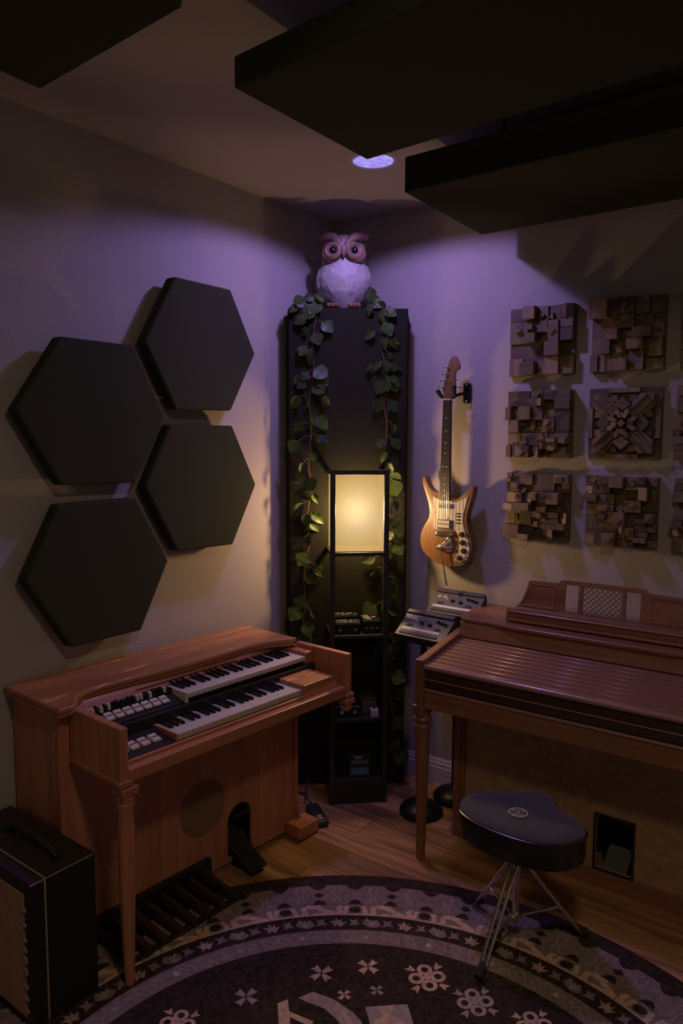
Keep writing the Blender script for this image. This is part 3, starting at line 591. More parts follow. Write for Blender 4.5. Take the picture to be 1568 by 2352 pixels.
# ------------------------------------------------------------------ scrap wood diffusers on the right wall
def split(x0, x1, z0, z1, mn, out, depth=0):
    w, h = x1-x0, z1-z0
    if (w < mn*2 and h < mn*2) or (depth > 3 and rnd.random() < .13): out.append((x0, x1, z0, z1)); return
    if (w > h and w >= mn*2) or h < mn*2:
        c = x0+w*rnd.uniform(.35, .65); split(x0, c, z0, z1, mn, out, depth+1); split(c, x1, z0, z1, mn, out, depth+1)
    else:
        c = z0+h*rnd.uniform(.35, .65); split(x0, x1, z0, c, mn, out, depth+1); split(x0, x1, c, z1, mn, out, depth+1)
def diffuser(label, x0, z0, w=.285, h=.285, star=False, mn=.034):
    cx, cz = x0+w/2, z0+h/2
    t = thing('wood_diffuser', label, 'wood wall art', (cx, 0, cz), 0, 'scrap wood tiles on the right wall')
    MB().box(-w/2, w/2, -.016, 0, -h/2, h/2).build('backing_board', M['blk2'], t, bevel=.001)
    def blk(b, mt): b.build('block', mt, t, bevel=.0012, seg=1)
    if star:
        for k in range(4):
            R = Matrix.Rotation(radians(45+90*k), 4, 'Y')
            blk(MB().prism([(.045, -.028), (.13, -.038), (.165, 0), (.13, .038), (.045, .028)], -.045, -.016, lambda a, b, h: tuple(R @ Vector((a, h, b)))), M['blk1'])
            for dz in (-.015, .015): blk(MB().box(.06, .145, -.058, -.045, dz-.004, dz+.004, R), M['blk2'])
            R2 = Matrix.Rotation(radians(90*k), 4, 'Y')
            blk(MB().box(.122, .141, -.034, -.016, -.06, .06, R2), M['blk1'])
            blk(MB().prism([(.075, -.034), (.105, 0), (.075, .034), (.050, 0)], -.05-.008*(k % 2), -.016, lambda a, b, h: tuple(R2 @ Vector((a, h, b)))), M['blk2'])
            blk(MB().prism([(.022, -.02), (.048, 0), (.022, .02)], -.06, -.016, lambda a, b, h: tuple(R2 @ Vector((a, h, b)))), M['blk1'])
            for q in (-1, 1):
                R3 = Matrix.Rotation(radians(90*k+22.5*q), 4, 'Y')
                blk(MB().prism([(.018, -.004), (.050, -.012), (.066, 0), (.050, .012)], -.062, -.05, lambda a, b, h: tuple(R3 @ Vector((a, h, b)))), M['blk1'])
                blk(MB().box(.085, .112, -.04, -.016, q*.036-.013, q*.036+.013, Matrix.Rotation(radians(90*k), 4, 'Y')), M['blk2'])
        blk(MB().box(-.012, .012, -.068, -.016, -.012, .012, Matrix.Rotation(radians(45), 4, 'Y')), M['blk1'])
        return
    cells = []; split(-w/2, w/2, -h/2, h/2, mn, cells)
    for a, b, c, d in cells:
        if rnd.random() < .05: continue
        dep = rnd.choice([.026, .034, .042, .05, .058, .07, .082]); g = .0008
        e = rnd.uniform(-.003, .006) if rnd.random() < .6 else 0
        kind = rnd.random(); mt = M['blk1'] if rnd.random() < .55 else M['blk2']
        if kind < .68: blk(MB().box(a+g, b-g, -dep, -.016, c+g, d-g), mt)
        elif kind < .84:   # wedge
            d2 = max(.022, dep-rnd.uniform(.012, .03))
            blk(MB().hexa([(a+g, -.016, c+g), (b-g, -.016, c+g), (b-g, -dep, c+g), (a+g, -d2, c+g)], [(a+g, -.016, d-g), (b-g, -.016, d-g), (b-g, -dep, d-g), (a+g, -d2, d-g)]), mt)
        elif kind < .93:   # gable
            blk(MB().prism([(a+g, -.016), (b-g, -.016), (b-g, -dep*.7), ((a+b)/2, -dep), (a+g, -dep*.7)], c+g, d-g, lambda p, q, h: (p, q, h)), mt)
        else:
            mid = (c+d)/2
            blk(MB().box(a+g, b-g, -dep, -.016, c+g, mid-g), mt); blk(MB().box(a+g, b-g, -dep*.62, -.016, mid+g, d-g), mt)
        if kind < .68 and rnd.random() < .42:      # small offcut glued on top, often turned
            px, pz = (a+b)/2+rnd.uniform(-.2, .2)*(b-a), (c+d)/2+rnd.uniform(-.2, .2)*(d-c); e1, e2 = rnd.uniform(.007, .016), rnd.uniform(.007, .018)
            Rb = Matrix.Translation((px, 0, pz)) @ Matrix.Rotation(rnd.choice([0, 0, .3, -.4, .8, pi/4]), 4, 'Y')
            e3 = rnd.uniform(.006, .022)
            if rnd.random() < .3: blk(MB().prism([(-e1, -e2), (e1, -e2), (0, e2)], -dep-e3, -dep, lambda p, q, h: tuple(Rb @ Vector((p, h, q)))), M['blk2'])
            else: blk(MB().box(-e1, e1, -dep-e3, -dep, -e2, e2, Rb), M['blk1'])
colx = [.972, 1.325, 1.668]; rowz = [1.940, 1.590, 1.236]
names = [['top left scrap wood tile, lit violet at its left side', 'dark scrap wood tile at the middle of the top row', 'scrap wood tile at the right end of the top row'],
 ['scrap wood tile at the left end of the middle row', 'scrap wood tile with a diagonal star pattern at the centre', 'scrap wood tile cut off at right end of the middle row'],
 ['scrap wood tile at the left end of the bottom row', 'scrap wood tile of stubby blocks, middle of the bottom row', 'scrap wood tile cut off at right end of the bottom row']]
for r_ in range(3):
    for c_ in range(3): diffuser(names[r_][c_], colx[c_], rowz[r_], star=(r_ == 1 and c_ == 1), mn=[.040, .030, .032][r_])

# ------------------------------------------------------------------ left organ (open two-manual spinet)
OA = radians(4.3); OX = (.545, -1.775)
organ = thing('spinet_organ', 'worn orange-brown two-manual organ, open, against the left wall', 'organ', (OX[0], OX[1], 0), pi/2-OA)
t = organ   # local x: left to right along the front (s), y: towards the wall (t)
lid = [(-.10, .537), (.985, .552), (.985, .226), (.955, .232), (.924, .25), (.885, .272), (.84, .285), (.772, .290), (.60, .283), (.426, .279), (.30, .284), (.18, .291), (.10, .293), (.05, .282), (.015, .262), (-.01, .235), (-.025, .205), (-.05, .190), (-.095, .187)]
MB().prism(lid, .826, .845).build('lid', M['orglid'], t, bevel=.006, seg=3, label='lid with the veneer worn through in patches')
MB().prism([(a*.995+.002, b+.006 if b < .5 else b-.004) for a, b in lid], .812, .8255).build('lid_moulding', M['org'], t, bevel=.004)
MB().box(-.072, -.052, .235, .53, .010, .811).build('side_panel', M['orgz'], t, bevel=.002)
MB().box(.982, 1.0, .235, .53, .010, .811).build('side_panel', M['orgz'], t, bevel=.002)
MB().box(-.051, .981, .512, .53, .010, .811).build('back_panel', M['orgz'], t)
# front panel with round grille recess and pedal opening, assembled from pieces around the openings
fp = [(-.051, .250), (.981, .250)]
hole_s0, hole_s1, hole_z0, hole_z1 = .62, .745, .03, .235
f = MB(); y0, y1 = .250, .262
f.box(-.051, hole_s0, y0, y1, .010, .66); f.box(hole_s1, .981, y0, y1, .010, .66); f.box(hole_s0, hole_s1, y0, y1, .010, hole_z0)
arch = [(hole_s0, .66), (hole_s1, .66)]+[((hole_s0+hole_s1)/2+(hole_s1-hole_s0)/2*cos(a), .172+.063*sin(a)) for a in [pi*k/12 for k in range(13)]]
f.prism(arch, y0, y1, lambda a, b, h: (a, h, b)); f.box(-.051, -.0285, y0, y1, .661, .8112); f.build('front_panel', M['orgz'], t)
MB().box(hole_s0-.01, hole_s1+.01, .42, .43, .02, .3).build('opening_backing', M['blackwood'], t)
T = Matrix.Translation((.50, .2495, .285)) @ Matrix.Rotation(radians(90), 4, 'X')
MB().lathe([(.100, 0), (.105, .001), (.105, .0025), (.100, .0035)], 40, T).build('round_grille', mat('grille_disc', (.24, .13, .065), .9, bump=.5, bscale=400), t)
# cheeks
for s0, s1 in ((-.028, 0.0), (1.0, 1.028)):
    MB().prism([(-.035, .655), (.25, .655), (.25, .820), (-.035, .820)], s0, s1, lambda a, b, h: (h, a, b)).build('cheek', M['orgz'], t, bevel=.004)
    MB().prism([(-.043, .640), (.235, .640), (.235, .660), (-.043, .660)], s0-.010, s1+.010, lambda a, b, h: (h, a, b)).build('cheek_moulding', M['org'], t, bevel=.006, seg=3)
MB().box(.0005, .9995, -.035, -.003, .648, .690).build('front_rail', M['org'], t, bevel=.004)
MB().box(.0005, .9995, -.003, .249, .650, .668).build('key_bed', M['orgz'], t)
MB().box(.0005, .9995, -.0025, .010, .6685, .700).build('key_slip', M['org'], t, bevel=.002)
# lower manual
WN = [0, 2, 4, 5, 7, 9, 11]
def manual(s0, s1, tf, tb, ztop, th):
    nW = 26; pw_ = (s1-s0)/nW; start = 3   # first white key is F (index 3 of C D E F G A B)
    me = MB().box(.0004, pw_-.0004, 0, tb-tf, -.006, 0).mesh('white_key', M['key'])
    mf = MB().box(.0004, pw_-.0004, 0, .006, -th, -.0061).mesh('key_front', M['keyfront'])
    bw = pw_*.52
    mb_ = MB().hexa([(-bw/2, .0, 0), (bw/2, 0, 0), (bw/2, (tb-tf)*.62, 0), (-bw/2, (tb-tf)*.62, 0)], [(-bw/2*.8, .006, .009), (bw/2*.8, .006, .009), (bw/2*.8, (tb-tf)*.62, .011), (-bw/2*.8, (tb-tf)*.62, .011)]).mesh('black_key', M['blackkey'])
    for i in range(nW):
        k = place('white_key', me, t, (s0+i*pw_, tf, ztop)); place('key_front', mf, k, (0, 0, 0))
        nm = (start+i) % 7
        if nm in (0, 1, 3, 4, 5) and i < nW-1:
            dx = {0: -.0015, 1: .0015, 3: -.002, 4: 0, 5: .002}[nm]
            place('black_key', mb_, t, (s0+(i+1)*pw_+dx, tf+(tb-tf)*.38, ztop))
manual(.212, .786, .010, .155, .722, .020)
MB().box(.213, .785, .018, .150, .670, .7155).build('key_frame', M['blackwood'], t)
MB().box(.205, .2115, .011, .150, .670, .724).build('key_block_strip', M['org'], t)
# right block beside the lower manual
MB().box(.788, .958, -.001, .135, .670, .738).build('end_block', M['orglid'], t, bevel=.003)
MB().box(.9585, .9995, -.001, .135, .670, .700).build('end_step', M['org'], t, bevel=.002)
# left control panel with tabs
MB().hexa([(.002, .011, .669), (.203, .011, .669), (.203, .135, .669), (.002, .135, .669)], [(.002, .011, .703), (.203, .011, .703), (.203, .135, .716), (.002, .135, .716)]).build('lower_control_panel', M['darkpanel'], t, bevel=.001)
tabm = MB().hexa([(0, 0, 0), (.030, 0, 0), (.030, .040, 0), (0, .040, 0)], [(.001, .001, .006), (.029, .001, .006), (.029, .039, .014), (.001, .039, .014)]).mesh('rocker_tab', M['cream'])
tabg = MB().box(.003, .027, .0185, .0215, .0085, .0115).mesh('tab_groove', M['darkpanel'])
for i in range(4):
    k = place('rocker_tab', tabm, t, (.022+i*.040, .040, .708)); place('tab_groove', tabg, k, (0, 0, 0))
# riser between manuals
MB().box(.0005, .9995, .137, .160, .670, .752).build('manual_riser', M['darkpanel'], t, bevel=.001)
MB().box(.0005, .9995, .160, .249, .670, .752).build('upper_bed', M['darkpanel'], t)
manual(.362, .952, .146, .282, .787, .016)
MB().box(.363, .951, .162, .280, .753, .7805).build('key_frame', M['blackwood'], t)
MB().box(.354, .3615, .148, .280, .753, .789).build('key_block_strip', M['cream'], t)
MB().box(.9535, .9995, .150, .284, .753, .802).build('end_block', M['org'], t, bevel=.005)
# upper left: stop tabs and drawbars
MB().hexa([(.001, .160, .7525), (.352, .160, .7525), (.352, .226, .7525), (.001, .226, .7525)], [(.001, .160, .757), (.352, .160, .757), (.352, .226, .772), (.001, .226, .772)]).build('stop_panel', M['darkpanel'], t, bevel=.001)
for i in range(7):
    k = place('rocker_tab', tabm, t, (.066+i*.0355, .176, .7645), (radians(12), 0, 0), (.95, .9, .8)); place('tab_groove', tabg, k, (0, 0, 0))
MB().box(.001, .352, .2265, .249, .753, .792).build('drawbar_bed', M['darkpanel'], t)
dbar = [(.020, 1), (.034, 1), (.050, 0), (.064, 1), (.078, 0), (.095, 1), (.110, 0), (.127, 0), (.142, 0), (.158, 0), (.173, 0), (.188, 0), (.205, 1), (.220, 1), (.236, 0), (.252, 1), (.270, 0), (.284, 0), (.300, 0), (.316, 1)]
dm = [MB().hexa([(0, 0, 0), (.011, 0, 0), (.011, .016, 0), (0, .016, 0)], [(.001, .002, .017), (.010, .002, .017), (.010, .014, .020), (.001, .014, .020)]).mesh('drawbar', M['blackkey'] if q == 0 else M['cream']) for q in (0, 1)]
for s, q in dbar: place('drawbar', dm[q], t, (s, .226-.012*rnd.random(), .783))
# fascia below the lid and music ledge recess
MB().hexa([(.001, .250, .770), (.999, .285, .770), (.999, .33, .770), (.001, .33, .770)], [(.001, .286, .811), (.999, .30, .811), (.999, .33, .811), (.001, .33, .811)]).build('fascia', M['org'], t, bevel=.002)
MB().box(.001, .999, .263, .30, .66, .769).build('inner_panel', M['darkpanel'], t)
b = MB()
for z_, yy in ((.792, .262), (.803, .272)): b.tube([(.24, yy+.004, z_), (.70, yy+.012, z_)], .0025, 6)
b.build('music_ledge_bead', M['org'], t, smooth=True)
# legs
def leg_prof(h): return [(.030, h), (.031, h-.012), (.026, h-.018), (.029, h-.032), (.024, h-.042), (.026, h-.10), (.024, h-.3), (.018, h-.5), (.014, .009)]
MB().box(-.034, .026, -.050, .010, .612, .6395).build('leg_block', M['org'], t, bevel=.005, seg=3)
MB().lathe(leg_prof(.6115), 20, Matrix.Translation((-.004, -.018, 0))).build('leg', M['orgz'], t, smooth=True)
MB().box(.980, 1.034, -.050, .004, .618, .6395).build('leg_block', M['org'], t, bevel=.005, seg=3)
MB().lathe([(.018, .590), (.024, .600), (.024, .612), (.02, .6175)], 16, Matrix.Translation((1.007, -.023, 0))).build('leg_stub', M['org'], t, smooth=True)
# foot rail at the right base
MB().box(.93, 1.045, .155, .245, .004, .060).build('foot_block', M['org'], t, bevel=.006)
MB().box(.985, .998, .218, .232, .0605, .115).build('wooden_peg', mat('raw_wood', (.42, .22, .10), .6), t, bevel=.003)
for s in (-.03, .95): MB().box(s, s+.02, .3, .5, 0, .0095).build('foot_pad', M['rubber'], t)
# expression pedal
def opt(s, y, z=0):
    a = pi/2-OA; return (OX[0]+s*cos(a)-y*sin(a), OX[1]+s*sin(a)+y*cos(a), z)
t = thing('expression_pedal', 'black ribbed expression pedal sticking out of the left organ base', 'pedal', opt(.665, .155, 0), pi/2-OA)
Mx = Matrix.Translation((-.015, -.02, .030)) @ Matrix.Rotation(radians(27), 4, 'X')
p = MB().box(-.03, .055, -.02, .195, -.008, .004, Mx).build('tread_plate', M['rubber'], t, bevel=.004)
for i in range(12): MB().box(-.027, .052, -.012+i*.017, -.004+i*.017, .004, .008, Mx).build('tread_rib', M['rubber'], p)
MB().prism([(-.03, .0), (.085, .0), (.085, .052), (.02, .022)], -.03, .03, lambda a, b, h: (h, a, b)).build('pedal_base', M['blackmetal'], t)
# bass pedalboard
t = thing('bass_pedalboard', 'dark wooden bass pedalboard on the rug under the left organ', 'pedalboard', opt(.02, .03, .0), pi/2-OA)
MB().box(.0, .50, .195, .218, .010, .085).build('rear_rail', M['blackwood'], t, bevel=.003)
MB().box(.0, .50, .012, .030, .0085, .022).build('front_rail', M['blackwood'], t, bevel=.002)
pmn = wood('pedal_wood', (.035, .016, .009), (.075, .035, .018), 1, .5, 1)
nm_ = MB().hexa([(0, 0, 0), (.024, 0, 0), (.024, .19, 0), (0, .19, 0)], [(.002, 0, .018), (.022, 0, .018), (.022, .19, .034), (.002, .19, .034)]).mesh('pedal_key', pmn)
sm_ = MB().hexa([(0, 0, 0), (.018, 0, 0), (.018, .10, 0), (0, .10, 0)], [(.002, .004, .035), (.016, .004, .035), (.016, .10, .030), (.002, .10, .030)]).mesh('raised_pedal_key', M['blackkey'])
for i in range(8): place('pedal_key', nm_, t, (.012+i*.062, .004, .0225))
for i in range(7):
    if i != 2: place('raised_pedal_key', sm_, t, (.047+i*.062, .09, .0225))

# ------------------------------------------------------------------ right organ (closed tambour lid)
t = thing('roll_top_organ', 'dark brown organ with closed tambour lid and music rack by right wall', 'organ', (0, 0, 0))
organ2 = t; X0, X1 = .900, 2.046
def yz(a, b, h): return (h, a, b)
MB().box(X0+.02, X1-.02, -.345, -.03, .874, .910).build('top_deck', M['org2'], t, bevel=.006, seg=3)
MB().prism([(X0-.0, -.03), (X0, -.30), (X0+.035, -.352), (X0+.16, -.352), (X0+.30, -.372), (X1-.30, -.372), (X1-.16, -.352), (X1-.035, -.352), (X1, -.30), (X1, -.03)], .9105, .927).build('deck_board', M['org2'], t, bevel=.005, seg=3)
MB().prism([(-.350, .845), (-.367, .850), (-.362, .870), (-.350, .9095), (-.345, .9095), (-.345, .845)], X0+.03, X1-.03, yz).build('fascia_moulding', M['org2'], t, bevel=.003)
# cheeks with the sloping top edge
ck = [(-.672, .622), (-.03, .622), (-.03, .873), (-.335, .873), (-.36, .868), (-.640, .822), (-.672, .820)]
for xa in (X0, X1-.036):
    MB().prism(ck, xa, xa+.036, yz).build('cheek', M['org2z'], t, bevel=.004)
    MB().prism([(-.678, .60), (-.60, .60), (-.60, .640), (-.678, .640)], xa-.006, xa+.042, yz).build('cheek_block', M['org2z'], t, bevel=.003)
# tambour slats
NS = 9; y0, z0, y1, z1 = -.652, .800, -.350, .846
ang = atan2(z1-z0, y1-y0); Ls = sqrt((y1-y0)**2+(z1-z0)**2); sw = Ls/NS
sp_ = [(0, -.010), (sw, -.010), (sw, .0), (sw*.96, .0018), (sw*.60, .0022), (sw*.18, .0024), (sw*.14, .0062), (sw*.09, .0072), (sw*.04, .0062), (0, .0015)]
bead_m = MB().tube([(X0+.037, sw*.09, .0022), (X1-.037, sw*.09, .0022)], .0030, 12).mesh('bead', M['bead'], True)
sp_ = [(0, -.010), (sw-.0006, -.010), (sw-.0006, .0014), (sw*.96, .0018), (.0004, .0022)]
slm = MB().prism(sp_, X0+.037, X1-.037, yz).mesh('tambour_slat', M['slat'])
for i in range(NS):
    k = place('tambour_slat', slm, t, (0, y0+cos(ang)*sw*i, z0+sin(ang)*sw*i), (ang, 0, 0)); place('bead', bead_m, k, (0, 0, 0))
nose = [(-.652, .786)]+[(-.655-.009*sin(a), .793+.009*cos(a)) for a in [pi*k/8 for k in range(9)]][::-1]+[(-.645, .803)]
MB().tube([(X0+.037, -.658, .792), (X1-.037, -.658, .792)], .0115, 24).build('lid_nose', M['bead'], t, smooth=True)
MB().box(X0+.037, X1-.037, -.656, -.640, .746, .777).build('lid_front_slat', M['slatshaded'], t, bevel=.002)
MB().tube([(X0+.037, -.657, .7435), (X1-.037, -.657, .7435)], .003, 10).build('lid_bead', M['bead'], t, smooth=True)
MB().box(X0+.037, X1-.037, -.656, -.640, .710, .741).build('lid_front_slat', M['slatshaded'], t, bevel=.002)
MB().tube([(X0+.037, -.662, .7035), (X1-.037, -.662, .7035)], .0065, 16).build('rail_bead', M['bead'], t, smooth=True)
MB().box(X0+.037, X1-.037, -.662, -.638, .628, .6995).build('front_rail', M['org2'], t, bevel=.003)
MB().box(X0+.037, X1-.037, -.637, -.03, .628, .645).build('key_bed', M['org2'], t)
MB().box(X0+.037, X1-.037, -.045, -.03, .646, .873).build('back_board', M['org2'], t)
# body below
BX0 = .935
MB().box(BX0, BX0+.030, -.405, -.04, .0, .6275).build('side_panel', M['org2z'], t, bevel=.002)
MB().box(X1-.065, X1-.035, -.405, -.04, .0, .6275).build('side_panel', M['org2z'], t, bevel=.002)
MB().box(BX0+.031, BX0+.045, -.400, -.36, .0, .6275).build('front_stile', M['org2z'], t, bevel=.002)
hx0, hx1, hz0, hz1 = 1.528, 1.662, .062, .268; xa, xb = BX0+.046, X1-.066
f = MB(); f.box(xa, hx0, -.385, -.373, .0, .627); f.box(hx1, xb, -.385, -.373, 0, .627); f.box(hx0, hx1, -.385, -.373, 0, hz0); f.box(hx0, hx1, -.385, -.373, hz1, .627)
f.build('front_grille_panel', M['cloth2'], t)
MB().box(xa, xb, -.402, -.3855, .0, .055).build('plinth', M['org2'], t, bevel=.003)
MB().box(hx0-.02, hx1+.02, -.22, -.21, .0, .4).build('opening_backing', M['blackwood'], t)
for z0_, z1_ in ((hz0-.008, hz0), (hz1, hz1+.008)): MB().box(hx0-.008, hx1+.008, -.392, -.3855, z0_, z1_).build('opening_frame', M['blackwood'], t)
for x0_, x1_ in ((hx0-.008, hx0), (hx1, hx1+.008)): MB().box(x0_, x1_, -.392, -.3855, hz0, hz1).build('opening_frame', M['blackwood'], t)
p = thing('swell_pedal', 'grey swell pedal inside the square opening of the right organ', 'pedal', (1.595, -.33, .0))
MB().box(-.045, .045, -.045, .10, .062, .075, Matrix.Translation((0, 0, 0)) @ Matrix.Rotation(radians(25), 4, 'X')).build('tread_plate', mat('grey_rubber', (.10, .10, .085), .8), p, bevel=.004)
MB().box(-.03, .03, -.02, .08, 0, .05).build('pedal_base', M['blackmetal'], p)
# turned front leg
MB().lathe([(.017, .001), (.019, .06), (.024, .30), (.029, .50), (.030, .535), (.036, .548), (.033, .556), (.024, .562), (.034, .572), (.037, .580), (.030, .588), (.028, .5995)], 20, Matrix.Translation((X0+.018, -.638, 0))).build('leg', M['org2z'], t, smooth=True)
MB().lathe([(.017, .001), (.019, .06), (.024, .30), (.029, .50), (.030, .535), (.036, .548), (.033, .556), (.024, .562), (.034, .572), (.037, .580), (.030, .588), (.028, .5995)], 20, Matrix.Translation((X1-.018, -.638, 0))).build('leg', M['org2z'], t, smooth=True)
# music rack
def rk(a, b, h): return (a, -.262+h+(b-.93)*.10, b)      # leans back slightly
RC = 1.474
def mir(P): return P+[(2*RC-a, b) for a, b in P[::-1]]
MB().prism(mir([(1.104, .927), (1.108, .978), (1.112, .980), (1.125, .982)]), -.035, .0, lambda a, b, h: (a, -.262+h, b)).build('rack_base', M['org2'], t, bevel=.002)
MB().tube([(1.118, -.302, .972), (2*RC-1.118, -.302, .972)], .005, 8).build('rack_ledge_bead', M['org2'], t, smooth=True)
MB().tube([(1.118, -.304, .938), (2*RC-1.118, -.304, .938)], .006, 8).build('rack_ledge_bead', M['org2'], t, smooth=True)
rack = []
lf = [(1.125, .983), (1.140, .992), (1.155, 1.015), (1.172, 1.06), (1.178, 1.092), (1.186, 1.096), (1.300, 1.098), (1.312, 1.110), (1.330, 1.112), (1.330, .983)]
rackf = MB(); rackf.prism(lf, 0, .016, rk); rackf.prism([(2*RC-a, b) for a, b in lf], 0, .016, rk)
rackf.prism([(1.330, 1.096), (2*RC-1.330, 1.096), (2*RC-1.330, 1.113), (1.330, 1.113)], 0, .016, rk)
rackf.prism([(1.330, .983), (2*RC-1.330, .983), (2*RC-1.330, .991), (1.330, .991)], 0, .016, rk)
for a, b in ((1.384, 1.399), (2*RC-1.399, 2*RC-1.384)): rackf.prism([(a, .991), (b, .991), (b, 1.096), (a, 1.096)], 0, .016, rk)
rackf.build('rack_frame', M['org2'], t, bevel=.0015)
for sgn in (0, 1):
    P = [(1.150, .995), (1.176, 1.045), (1.190, 1.083), (1.292, 1.085), (1.292, .995)]
    if sgn: P = [(2*RC-a, b) for a, b in P]
    b = MB(); n_ = len(P)
    for i in range(n_):
        a_, c_ = P[i], P[(i+1) % n_]; b.tube([rk(a_[0], a_[1], -.001), rk(c_[0], c_[1], -.001)], .0022, 5)
    b.build('panel_bead', M['org2'], t, smooth=True)
lat = MB(); x0_, x1_, z0_, z1_ = 1.399, 2*RC-1.399, .991, 1.096
stp = .0215
k = -12
while k < 22:
    for sg in (1, -1):
        pts = []
        # line: z - z0 = sg*(x - xs)
        xs = x0_+k*stp if sg > 0 else x0_+k*stp
        cand = []
        for x_ in (x0_, x1_):
            z_ = z0_+sg*(x_-xs) if sg > 0 else z0_-(x_-xs)
            if z0_ <= z_ <= z1_: cand.append((x_, z_))
        for z_ in (z0_, z1_):
            x_ = xs+(z_-z0_) if sg > 0 else xs-(z_-z0_)
            if x0_ < x_ < x1_: cand.append((x_, z_))
        if len(cand) >= 2:
            a_, c_ = cand[0], max(cand[1:], key=lambda q: abs(q[0]-cand[0][0]))
            lat.tube([rk(a_[0], a_[1], .008+.002*sg), rk(c_[0], c_[1], .008+.002*sg)], .0013, 4)
    k += 1
lat.build('brass_lattice', mat('dark_brass_wire', (.16, .10, .06), .5, .6), t)

# ------------------------------------------------------------------ personal mixers and stands
def mixer_stand(label, x, y, h):
    t = thing('round_base_stand', label, 'stand', (x, y, 0), 0, 'round base stands behind the right organ')
    MB().lathe([(.094, .0), (.098, .008), (.096, .020), (.085, .034), (.060, .048), (.030, .056), (.018, .060)], 36).build('round_base', M['blackmetal'], t, smooth=True)
    MB().tube([(0, 0, .0605), (0, 0, h)], .0135, 16).build('pole', M['blackmetal'], t, smooth=True)
    MB().tube([(0, 0, h*.55), (0, 0, h*.55+.06)], .0175, 16).build('clutch', M['blackplastic'], t, smooth=True)
    return t
def mixer(label, cx, cy, cz, rz=0, tilt=38):
    t = thing('personal_mixer', label, 'audio mixer', (cx, cy, cz), rz, 'two A-16II mixers')
    R = Matrix.Rotation(radians(tilt), 4, 'X'); w, d = .124, .072
    MB().hexa([R @ Vector(p) for p in ((-w*.93, -d, -.045), (w*.93, -d, -.045), (w*.93, d, -.045), (-w*.93, d, -.045))], [R @ Vector(p) for p in ((-w, -d, -.002), (w, -d, -.002), (w, d, -.002), (-w, d, -.002))]).build('shell', M['mixd'], t, bevel=.003)
    MB().box(-w, w, -d+.002, d*.72, -.0018, .002, R).build('face_plate', M['mix'], t, bevel=.001)
    MB().box(-w*.98, w*.98, d*.72, d, -.0018, .010, R).build('rear_hood', M['mixd'], t, bevel=.002)
    MB().box(-w*.86, w*.70, -d*.50, -d*.33, .002, .004, R).build('label_strip', M['mixw'], t)
    bt = MB().box(0, .0105, 0, .015, .002, .006).mesh('channel_button', M['blackplastic'])
    for i in range(14):
        o = place('channel_button', bt, t, (0, 0, 0)); o.matrix_local = R @ Matrix.Translation((-w*.86+i*.0138, -d*.82, 0))
    for q in (-w*.62, w*.52):
        MB().prism([(q-.024, -d*.25), (q+.024, -d*.25), (q+.016, -d*.02), (q-.016, -d*.02)], .002, .0035, lambda a, b, h: tuple(R @ Vector((a, b, h)))).build('button_pad', M['mixd'], t)
        for dx in (-.012, .003): 
            MB().box(q+dx, q+dx+.010, -d*.2, -d*.05, .0035, .007, R).build('select_button', M['blackplastic'], t, bevel=.0005)
    for x_, y_, r_ in ((-.022, .010, .0085), (.020, .006, .0085), (.052, .030, .0075), (.072, .026, .0075), (.092, .022, .0075)):
        T = R @ Matrix.Translation((x_, y_, .002))
        MB().lathe([(r_, 0), (r_*.95, .010), (r_*.7, .012)], 14, T).build('knob', M['blackplastic'], t, smooth=True)
        MB().box(x_-.0007, x_+.0007, y_+r_+.003, y_+r_+.007, .002, .0026, R).build('knob_mark', M['white'], t)
    lettering('A-16', .024, M['white'], t, R @ Matrix.Translation((-w*.88, d*.30, .0022)), shear=.25)
    lettering('II', .015, M['white'], t, R @ Matrix.Translation((-w*.88+.050, d*.25, .0022)), shear=.25)
    MB().box(-w*.88+.046, -w*.88+.062, d*.25-.003, d*.25-.002, .0022, .0028, R).build('underline', M['white'], t)
    MB().ball(R @ Vector((.0-.01, d*.50, .003)), .003, .003, .002, 8, 5).build('status_light', M['white'], t)
    MB().box(-.02, .02, -.02, .02, -.070, -.046, R).build('mount_bracket', M['blackmetal'], t)
    return t
mixer_stand('black round base stand carrying the front mixer, behind the turned leg', .735, -.32, .790)
mixer('front A-16II mixer, tilted on its stand between ivy and right organ', .757, -.345, .862, radians(-4))
mixer_stand('black round base stand behind the other one, nearer the wall', .790, -.112, .855)
mixer('rear A-16II mixer, partly hidden behind the right organ corner', .786, -.122, .925, radians(-2))

# ------------------------------------------------------------------ drum throne
TC = (1.425, -.885)
t = thing('drum_throne', 'black saddle-shaped drum stool with chrome tripod on the rug', 'stool', (TC[0], TC[1], 0))
# seat outline in world-aligned local coordinates, back notch towards the organ
outline_w = [(1.238, -.945), (1.262, -.985), (1.33, -1.020), (1.42, -1.035), (1.50, -1.035), (1.575, -1.015), (1.625, -.970), (1.652, -.91), (1.645, -.862), (1.61, -.825), (1.55, -.800), (1.505, -.765), (1.478, -.715), (1.440, -.690), (1.395, -.705), (1.365, -.755), (1.325, -.790), (1.280, -.800), (1.245, -.830), (1.228, -.885)]
ol = smooth_poly([(a-TC[0], b-TC[1]) for a, b in outline_w], 2)
cx = sum(p[0] for p in ol)/len(ol); cy = sum(p[1] for p in ol)/len(ol)
b = MB(); ringdef = [(.90, .352), (.985, .358), (1.0, .372), (1.0, .425), (.99, .440)]
n = len(ol)
for s_, z in ringdef: b.v += [(cx+(a-cx)*s_, cy+(c-cy)*s_, z) for a, c in ol]
b.f = [(i*n+k, i*n+(k+1) % n, (i+1)*n+(k+1) % n, (i+1)*n+k) for i in range(len(ringdef)-1) for k in range(n)]+[tuple(range(n))[::-1], tuple(range((len(ringdef)-1)*n, len(ringdef)*n))]
b.build('seat_side', M['seatv'], t, smooth=True)
